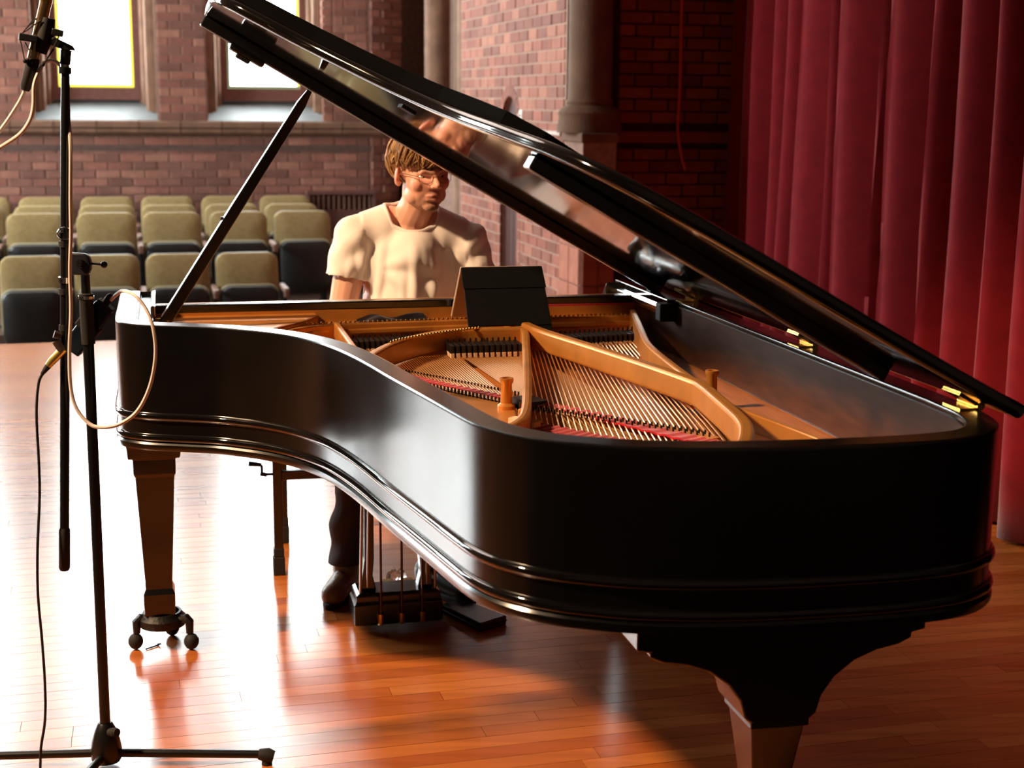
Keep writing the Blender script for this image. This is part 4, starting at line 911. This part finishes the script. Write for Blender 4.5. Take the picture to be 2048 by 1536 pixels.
for s_ in (-1, 1):
    ellip(h, (s_ * .042, .056, -.026), (.023, .025, .026)); ellip(h, (s_ * .047, .022, -.066), (.020, .036, .028)); ellip(h, (s_ * .030, .050, -.060), (.024, .022, .030))
    ellip(h, (s_ * .0115, .099, -.0315), (.0085, .010, .008))
    ear = Matrix.Rotation(R(-12), 4, 'X') @ Matrix.Rotation(R(s_ * -22), 4, 'Z')
    ellip(h, (s_ * .082, -.012, -.008), (.0075, .019, .031), ear); ellip(h, (s_ * .078, -.006, -.030), (.007, .010, .012), ear)
capsule(h, [(-.034, .080, .014), (-.012, .087, .010), (.012, .087, .010), (.034, .080, .014)], [.013, .013, .013, .013], 10)
capsule(h, [(0, .088, .006), (0, .099, -.012), (0, .110, -.027)], [.008, .0095, .0115], 12)
capsule(h, [(-.022, .082, -.062), (-.008, .0905, -.0595), (.008, .0905, -.0595), (.022, .082, -.062)], [.0045, .0058, .0058, .0045], 8)
capsule(h, [(-.018, .081, -.071), (0, .0895, -.0725), (.018, .081, -.071)], [.005, .0085, .005], 8)
ellip(h, (0, .078, -.050), (.022, .010, .014))
raw.add([HM @ v for v in h.v], h.f)
# neck, trunk, arms, legs
capsule(raw, [hp(0, -.016, -.05), hp(0, -.02, -.095), (.597, -.588, 1.11), (.60, -.60, 1.06)], [.056, .056, .060, .075], 16)
SR, SL = Vector((.775, -.585, 1.050)), Vector((.418, -.575, 1.030))
capsule(raw, [(.66, -.60, 1.105), SR], [.052, .060], 14); capsule(raw, [(.535, -.595, 1.10), SL], [.052, .060], 14)
ellip(raw, (.600, -.60, .96), (.165, .105, .16)); ellip(raw, (.612, -.62, .80), (.150, .110, .17)); ellip(raw, (.625, -.66, .62), (.165, .125, .13))
ER, EL = Vector((.832, -.575, .795)), Vector((.352, -.56, .785))
WR, WL = Vector((.800, -.345, .800)), Vector((.440, -.345, .800))
for S, E_, W_ in ((SR, ER, WR), (SL, EL, WL)):
    capsule(raw, [S, S.lerp(E_, .5), E_], [.058, .050, .042], 14); capsule(raw, [E_, E_.lerp(W_, .35), W_], [.042, .041, .027], 12)
def hand(mb, W_, side):
    """palm over the keys, five bent fingers and a thumb; side is +1 for the right hand (its thumb towards -x)"""
    pal = W_ + Vector((0, .045, .003)); ellip(mb, pal, (.040, .048, .015))
    for k, (dx, L_) in enumerate(((-.030, .070), (-.010, .080), (.010, .076), (.029, .060))):
        x = dx * side * 1.0; a = pal + Vector((x, .036, .004)); b_ = a + Vector((x * .12, L_ * .42, .006)); c = b_ + Vector((x * .06, L_ * .30, -.016)); d = c + Vector((0, L_ * .10, -.020))
        capsule(mb, [a, b_, c, d], [.0098, .0088, .008, .007], 8)
    a = W_ + Vector((-.026 * side, .022, -.002)); capsule(mb, [a, a + Vector((-.022 * side, .028, -.004)), a + Vector((-.030 * side, .058, -.012))], [.0125, .0105, .0085], 8)
hand(raw, WR, 1); hand(raw, WL, -1)
HR, HL = Vector((.705, -.66, .592)), Vector((.545, -.66, .592))
KR, KL = Vector((.805, -.235, .545)), Vector((.515, -.225, .545))
AR, AL = Vector((.862, -.215, .115)), Vector((.592, -.185, .125))
TR, TL = Vector((.918, -.105, .030)), Vector((.525, -.050, .038))
for H_, K_, A_, T_ in ((HR, KR, AR, TR), (HL, KL, AL, TL)):
    capsule(raw, [H_, H_.lerp(K_, .5), K_], [.090, .078, .057], 14); capsule(raw, [K_, K_.lerp(A_, .35), A_], [.055, .052, .034], 14); capsule(raw, [A_, A_ + Vector((0, -.02, -.06)), T_], [.034, .032, .026], 10)
body_me = fuse(raw, .0034, 3)
# eye sockets, then the colours of lips, stubble and cheeks
HI = HM.inverted(); col = body_me.attributes.new('Col', 'FLOAT_COLOR', 'POINT')
skin, lip, beard, flush = rgb('#dda68c'), rgb('#b2645a'), rgb('#6d4430'), rgb('#d08068')
def mix(a, b, t): return tuple(a[i] + (b[i] - a[i]) * t for i in range(3)) + (1,)
EYE = [(-.0315, .0655, -.0005), (.0315, .0655, -.0005)]
nrm_done = [v.co.copy() for v in body_me.vertices]
for i, v in enumerate(body_me.vertices):
    q = HI @ v.co
    if q.length < .17 and q.y > .02:
        for ex in (-.0315, .0315):
            d2 = ((q.x - ex) / 1.5) ** 2 + (q.z + .001) ** 2
            q.y -= .0125 * g(d2, .0085)
        q.y -= .004 * g((q.x / 2.2) ** 2 + (q.z + .0662) ** 2, .0022)
        q.y -= .003 * g((q.x / 1.8) ** 2 + (q.z + .083) ** 2, .005)
        v.co = HM @ q
    c = skin
    if q.length < .17:
        n_ = .5 + .5 * math.sin(q.x * 900 + q.z * 1300) * math.sin(q.y * 1100 + q.x * 700)
        c = mix(c, flush, .7 * g((abs(q.x) - .04) ** 2 + (q.z + .03) ** 2, .02) * (1 if q.y > .03 else 0))
        c = mix(c, flush, .8 * (1 if abs(q.x) > .074 and q.z < .03 else 0))
        b_ = 0
        if q.y > .0:
            b_ = max(b_, .85 * g((q.x / 1.3) ** 2 + (q.z + .103) ** 2, .017) * (1 if q.y > .04 else .3))
            b_ = max(b_, .60 * g((q.x / 2.0) ** 2 + (q.z + .050) ** 2, .006) * (1 if q.y > .07 else 0))
            b_ = max(b_, .22 * g((abs(q.x) - .045) ** 2 + (q.z + .082) ** 2, .022))
        c = mix(c, beard, min(.9, b_ * (.75 + .5 * n_)))
        if q.y > .066:
            c = mix(c, lip, .9 * g((q.x / 2.6) ** 2 + (q.z + .0665) ** 2, .0065) * (1 if abs(q.x) < .026 else 0))
    col.data[i].color = c
mt, nt, b_ = nodes_of('skin'); at_ = nt.nodes.new('ShaderNodeVertexColor'); at_.layer_name = 'Col'; nt.links.new(at_.outputs[0], b_.inputs['Base Color'])
setp(b_, Roughness=.52, Subsurface_Weight=.12, Subsurface_Scale=.006); b_.inputs['Subsurface Radius'].default_value = (1, .35, .2)
nz = nt.nodes.new('ShaderNodeTexNoise'); nz.inputs['Scale'].default_value = 260; bpn = nt.nodes.new('ShaderNodeBump'); bpn.inputs['Strength'].default_value = .12; bpn.inputs['Distance'].default_value = .002
tcn = nt.nodes.new('ShaderNodeTexCoord'); nt.links.new(tcn.outputs['Object'], nz.inputs['Vector']); nt.links.new(nz.outputs[0], bpn.inputs['Height']); nt.links.new(bpn.outputs[0], b_.inputs['Normal'])
body_me.materials.append(mt); link('body', body_me, person, PI)
def head_part(name, mb, material, smooth=True): return obj(name, mb, material, person, PI @ HM, smooth=smooth)
M['eye_white'] = mat('eye_white', '#d8cfc6', .25); M['iris'] = mat('dark_iris', '#2c2018', .2)
for ex in (-.0315, .0315):
    e = head_part('eyeball', MB().ball((ex, .0615, -.001), .0118, 18), M['eye_white'])
    obj('iris', MB().ball((ex - .0035, .0711, -.0035), .0052, 12, (1, .5, 1)), M['iris'], e, smooth=True)
    lid_ = MB(); t_ = MB().ball((0, 0, 0), 1, 18, (.0150, .0138, .0120)); lid_.add([Vector((ex + v.x, .0605 + v.y, .0045 + v.z)) for v in t_.v], t_.f)
    lo = [i for i, v in enumerate(lid_.v) if v.z > .0]
    keep = set(lo); lid_.f = [f for f in lid_.f if all(i in keep for i in f)]
    head_part('eyelid', lid_, mat('eyelid_skin', '#b5765c', .5))
    br_ = MB()
    for k in range(26):
        u = k / 25; s_ = 1 if ex > 0 else -1; x = s_ * (.012 + .038 * u); z = .0195 + .006 * math.sin(u * 2.4) - .004 * u; y = .0965 - .022 * u ** 1.8 - .002
        br_.tube([(x, y, z - .002), (x + s_ * .006, y + .0015, z + .0025 - .003 * u)], [.0013, .0004], 5)
    head_part('eyebrow', br_, mat('eyebrow_hair', '#4a2f1c', .7))
# glasses
gl = MB()
def lens(ex): return [(ex + .0225 * math.copysign(abs(math.cos(a)) ** .75, math.cos(a)), .0985 - .006 * abs(ex + .0225 * math.cos(a)) / .05, -.006 + .0155 * math.copysign(abs(math.sin(a)) ** .75, math.sin(a))) for a in [2 * math.pi * k / 28 for k in range(28)]]
for ex in (-.0325, .0325):
    L_ = lens(ex); gl.tube(L_ + [L_[0]], .00085, 6)
gl.tube([(-.0105, .0985, -.001), (0, .1035, .002), (.0105, .0985, -.001)], .0010, 6)
for s_ in (-1, 1): gl.tube([(s_ * .0545, .0925, .001), (s_ * .0655, .080, .003), (s_ * .078, .02, .004), (s_ * .0845, -.012, .004), (s_ * .083, -.03, -.012)], .0012, 6)
gf = head_part('glasses', gl, mat('thin_gold_wire', '#c9b08a', .25, metal=1))
gm, nt, b_ = nodes_of('spectacle_lens'); setp(b_, Base_Color=(1, 1, 1, 1), Roughness=.02, IOR=1.12, Transmission_Weight=1.0)
for ex in (-.0325, .0325):
    L_ = lens(ex); n = len(L_); obj('lens', MB().add([(x, y - .0006, z) for x, y, z in L_] + [(x, y + .0006, z) for x, y, z in L_], [tuple(range(n)), tuple(range(2 * n - 1, n - 1, -1))] + [(i, n + i, n + (i + 1) % n, (i + 1) % n) for i in range(n)]), gm, gf)
# hair: a full mop of locks over a base
hm, nt, b_ = nodes_of('light_brown_hair'); L = nt.links.new
isl = nt.nodes.new('ShaderNodeNewGeometry'); cr = nt.nodes.new('ShaderNodeValToRGB'); e = cr.color_ramp.elements
e[0].color = rgb('#5e3b1c'); e[1].color = rgb('#b98a50'); L(isl.outputs['Random Per Island'], cr.inputs[0]); L(cr.outputs[0], b_.inputs['Base Color']); setp(b_, Roughness=.6)
hb_ = MB(); t_ = MB().ball((0, 0, 0), 1, 36, (.0825, .103, .089))
vs = []
for v in t_.v: vs.append(Vector((v.x, v.y - .016, v.z + .037)))
def hairline(p):
    if p.y > .045: return p.z > .046
    if p.y > -.005: return p.z > .022
    return p.z > -.045
keep = {i for i, v in enumerate(vs) if hairline(v)}
hb_.add(vs, [f for f in t_.f if all(i in keep for i in f)])
rnd = random.Random(11)
crown = Vector((.012, -.045, .122))
def scalp(az, el, lift=1.0):
    d = Vector((math.cos(el) * math.sin(az), math.cos(el) * math.cos(az), math.sin(el)))
    return Vector((d.x * .084 * lift, d.y * .104 * lift - .016, d.z * .091 * lift + .037))
for k in range(1000):
    az = rnd.uniform(-math.pi, math.pi); el0 = rnd.uniform(.25, 1.5)
    front = max(0, math.cos(az))
    if abs(az) < .75: end = rnd.uniform(-.20, .12)
    elif abs(az) < 1.45: end = rnd.uniform(-.20, .02)
    elif abs(az) < 1.9: end = rnd.uniform(-.24, -.05)
    else: end = rnd.uniform(-.95, -.5)
    if el0 < end + .25: el0 = end + rnd.uniform(.25, .6)
    sweep_ = rnd.uniform(-.35, .55) * (1 if az > -2 else -1); lift = 1.03 + rnd.uniform(0, .15) + (.10 * rnd.random() if rnd.random() < .3 else 0) + .05 * (el0 > .9)
    pts = []
    for j in range(6):
        u = j / 5; el = lerp(el0, end, u); a = az + sweep_ * u ** 1.4
        pts.append(scalp(a, el, lerp(1.0, lift, math.sin(math.pi * min(1, u * .75 + .1))) + rnd.uniform(-.006, .006)))
    w = rnd.uniform(.0022, .0046)
    hb_.tube(pts, [w * .5, w, w, w * .9, w * .6, w * .12], 5)
hair_me = hb_.mesh('hair', hm, True, fix=False); link('hair', hair_me, person, PI @ HM)
# t-shirt
ts_ = MB()
capsule(ts_, [(.597, -.590, 1.115), (.60, -.60, 1.06)], [.078, .10], 16)
capsule(ts_, [(.655, -.598, 1.105), SR + Vector((.004, 0, .004))], [.062, .071], 16); capsule(ts_, [(.538, -.593, 1.10), SL + Vector((-.004, 0, .004))], [.062, .071], 16)
ellip(ts_, (.600, -.60, .96), (.182, .120, .165)); ellip(ts_, (.612, -.615, .80), (.172, .128, .19)); ellip(ts_, (.622, -.65, .64), (.180, .140, .14))
capsule(ts_, [(.60, -.53, 1.0), (.61, -.54, .80), (.615, -.56, .66)], [.09, .10, .09], 14)
RS, LS = SR.lerp(ER, .58) + Vector((.008, -.005, .0)), SL.lerp(EL, .58) + Vector((-.008, -.005, 0))
capsule(ts_, [SR, RS], [.070, .066], 16); capsule(ts_, [SL, LS], [.070, .066], 16)
shirt = fuse(ts_, .006, 16)
bm = bmesh.new(); bm.from_mesh(shirt); bm.normal_update()
nb = Vector((.594, -.520, 1.165)); nd = Vector((-.05, .52, .85)).normalized()
kill = []
for v in bm.verts:
    p = v.co; dr = (p - SR).dot((ER - SR).normalized()); dl = (p - SL).dot((EL - SL).normalized())
    right = p.x > .715 and dr > .128 + .03 * (p.x - .80) and (p - SR).length < .35 and p.x > .745
    left = p.x < .47 and dl > .135 and p.x < .43
    axis = Vector((.596, -.585, 0)); rad = math.hypot((p.x - axis.x) / 1.05, (p.y + .575))
    neck = p.z > 1.085 and rad < .078 and p.z > 1.135 - .62 * (p.y + .585)
    if right or left or neck or p.z < .57: kill.append(v)
disp = {}
for v in bm.verts:
    p = v.co; x = p.x - .60; z = p.z
    low = max(0, min(1, (1.06 - z) / .20)); front = max(0, v.normal.y)
    xx = x * (1 + .5 * (z - .9)); f = .6 * math.sin(xx * 78 + 1.2 * math.sin(z * 6 + 1)) + .5 * math.sin(xx * 121 + 1.0 * math.sin(z * 9)) + .25 * math.sin(xx * 190 + 6 * z)
    d = .0095 * f * low * (.2 + .8 * front)
    for sj, sg in ((SR, 1), (SL, -1)):                       # creases fanning out of the armpits
        q = p - (sj + Vector((-sg * .055, .03, -.085))); r_ = q.length
        if r_ < .22: d += .006 * math.sin(math.atan2(q.z, q.x * sg) * 7 + 1) * g((r_ - .12) ** 2, .045) * front * min(1, (r_ / .09) ** 3)
    if (p.x > .76 or p.x < .43): d += .0035 * math.sin(z * 70 + x * 50)
    disp[v] = v.normal * d
for v, d in disp.items(): v.co += d
bmesh.ops.delete(bm, geom=kill, context='VERTS'); 
for _ in range(10): bmesh.ops.smooth_vert(bm, verts=[v for v in bm.verts if v.is_boundary], factor=.5, use_axis_x=True, use_axis_y=True, use_axis_z=True)
bm.to_mesh(shirt); bm.free(); shirt.shade_smooth(); shirt.materials.append(mat('cream_white_cotton', '#ece0d6', .9, spec=.2, bump=.15, bscale=700, sheen=.2))
so = link('t_shirt', shirt, person, PI); sm = so.modifiers.new('thickness', 'SOLIDIFY'); sm.thickness = .0035; sm.offset = 1
# ribbed collar along the neckline
cb = [v for v in ()]
bm = bmesh.new(); bm.from_mesh(shirt); ring = [v.co.copy() for v in bm.verts if v.is_boundary and v.co.z > 1.06 and abs(v.co.x - .597) < .13]; bm.free()
if len(ring) > 12:
    c0 = sum(ring, Vector()) / len(ring); ring.sort(key=lambda p: math.atan2(p.y - c0.y, p.x - c0.x)); step = max(1, len(ring) // 36); rr = ring[::step]
    sm_ = [(rr[i - 1] + rr[i] * 2 + rr[(i + 1) % len(rr)]) / 4 for i in range(len(rr))]; P = smooth_path(sm_, 3, True)
    obj('collar', MB().tube([p + Vector((0, 0, .001)) for p in P] + [P[0] + Vector((0, 0, .001))], .0062, 8, cap=False), shirt.materials[0], person, PI, smooth=True)
# trousers
tr = MB(); ellip(tr, (.625, -.665, .62), (.176, .135, .125))
for H_, K_, A_ in ((HR, KR, AR), (HL, KL, AL)):
    capsule(tr, [H_, H_.lerp(K_, .5), K_], [.098, .088, .069], 14); capsule(tr, [K_, K_.lerp(A_, .45), A_ + Vector((0, 0, .0)), A_ + Vector((0, 0, -.03))], [.067, .062, .056, .058], 14)
tm = fuse(tr, .007, 4); bm = bmesh.new(); bm.from_mesh(tm); bm.normal_update()
for v in bm.verts:
    p = v.co; v.co += v.normal * (.005 * math.sin(p.z * 55 + p.x * 30) + .004 * math.sin(p.z * 24 - p.y * 40))
bmesh.ops.delete(bm, geom=[v for v in bm.verts if v.co.z < .098 or (v.co.z > .66 and v.co.y < -.5)], context='VERTS'); bm.to_mesh(tm); bm.free(); tm.shade_smooth(); tm.materials.append(mat('dark_brown_trousers', '#33221c', .85, noise=.15, scale=40, bump=.1, bscale=500))
to = link('trousers', tm, person, PI); sm = to.modifiers.new('thickness', 'SOLIDIFY'); sm.thickness = .003
M['shoe'] = mat('brown_leather_shoe', '#7a563f', .35, noise=.2, scale=30); M['shoe_dark'] = mat('black_leather_shoe', '#17120f', .3, noise=.2, scale=30)
for A_, T_, m_ in ((AR, TR, M['shoe']), (AL, TL, M['shoe_dark'])):
    d = (T_ - A_); d.z = 0; d.normalize(); heel = Vector((A_.x, A_.y, .045)) - d * .045; toe = Vector((T_.x, T_.y, .036))
    sh = MB(); capsule(sh, [heel, heel.lerp(toe, .5) + Vector((0, 0, .004)), toe], [.040, .041, .037], 14); capsule(sh, [heel + Vector((0, 0, .01)), Vector((A_.x, A_.y, .085)) + d * .01], [.040, .041], 14)
    me = fuse(sh, .004, 3)
    for v in me.vertices:
        if v.co.z < .016: v.co.z = .016
    me.materials.append(m_); s_o = link('shoe', me, person, PI)
    side = Vector((-d.y, d.x, 0)); so_ = MB(); P = []
    Lf = (toe - heel).length
    for k in range(28):
        a = 2 * math.pi * k / 28; u = math.cos(a); w = math.sin(a)
        P.append((heel.lerp(toe, .5) + d * u * (Lf / 2 + .042) + side * w * (.040 + .004 * u)))
    so_.prism([(p.x, p.y) for p in P], .001, .018); obj('sole', so_, M['rubber'], s_o, None, bevel=.003)
    lc = MB()
    for k in range(3):
        c = Vector((A_.x, A_.y, 0)) + d * (.045 + .022 * k); c.z = .087 - .012 * k; lc.tube([c - side * .022 + Vector((0, 0, -.006)), c, c + side * .022 + Vector((0, 0, -.006))], .0022, 6)
    obj('laces', lc, m_, s_o, None, smooth=True)
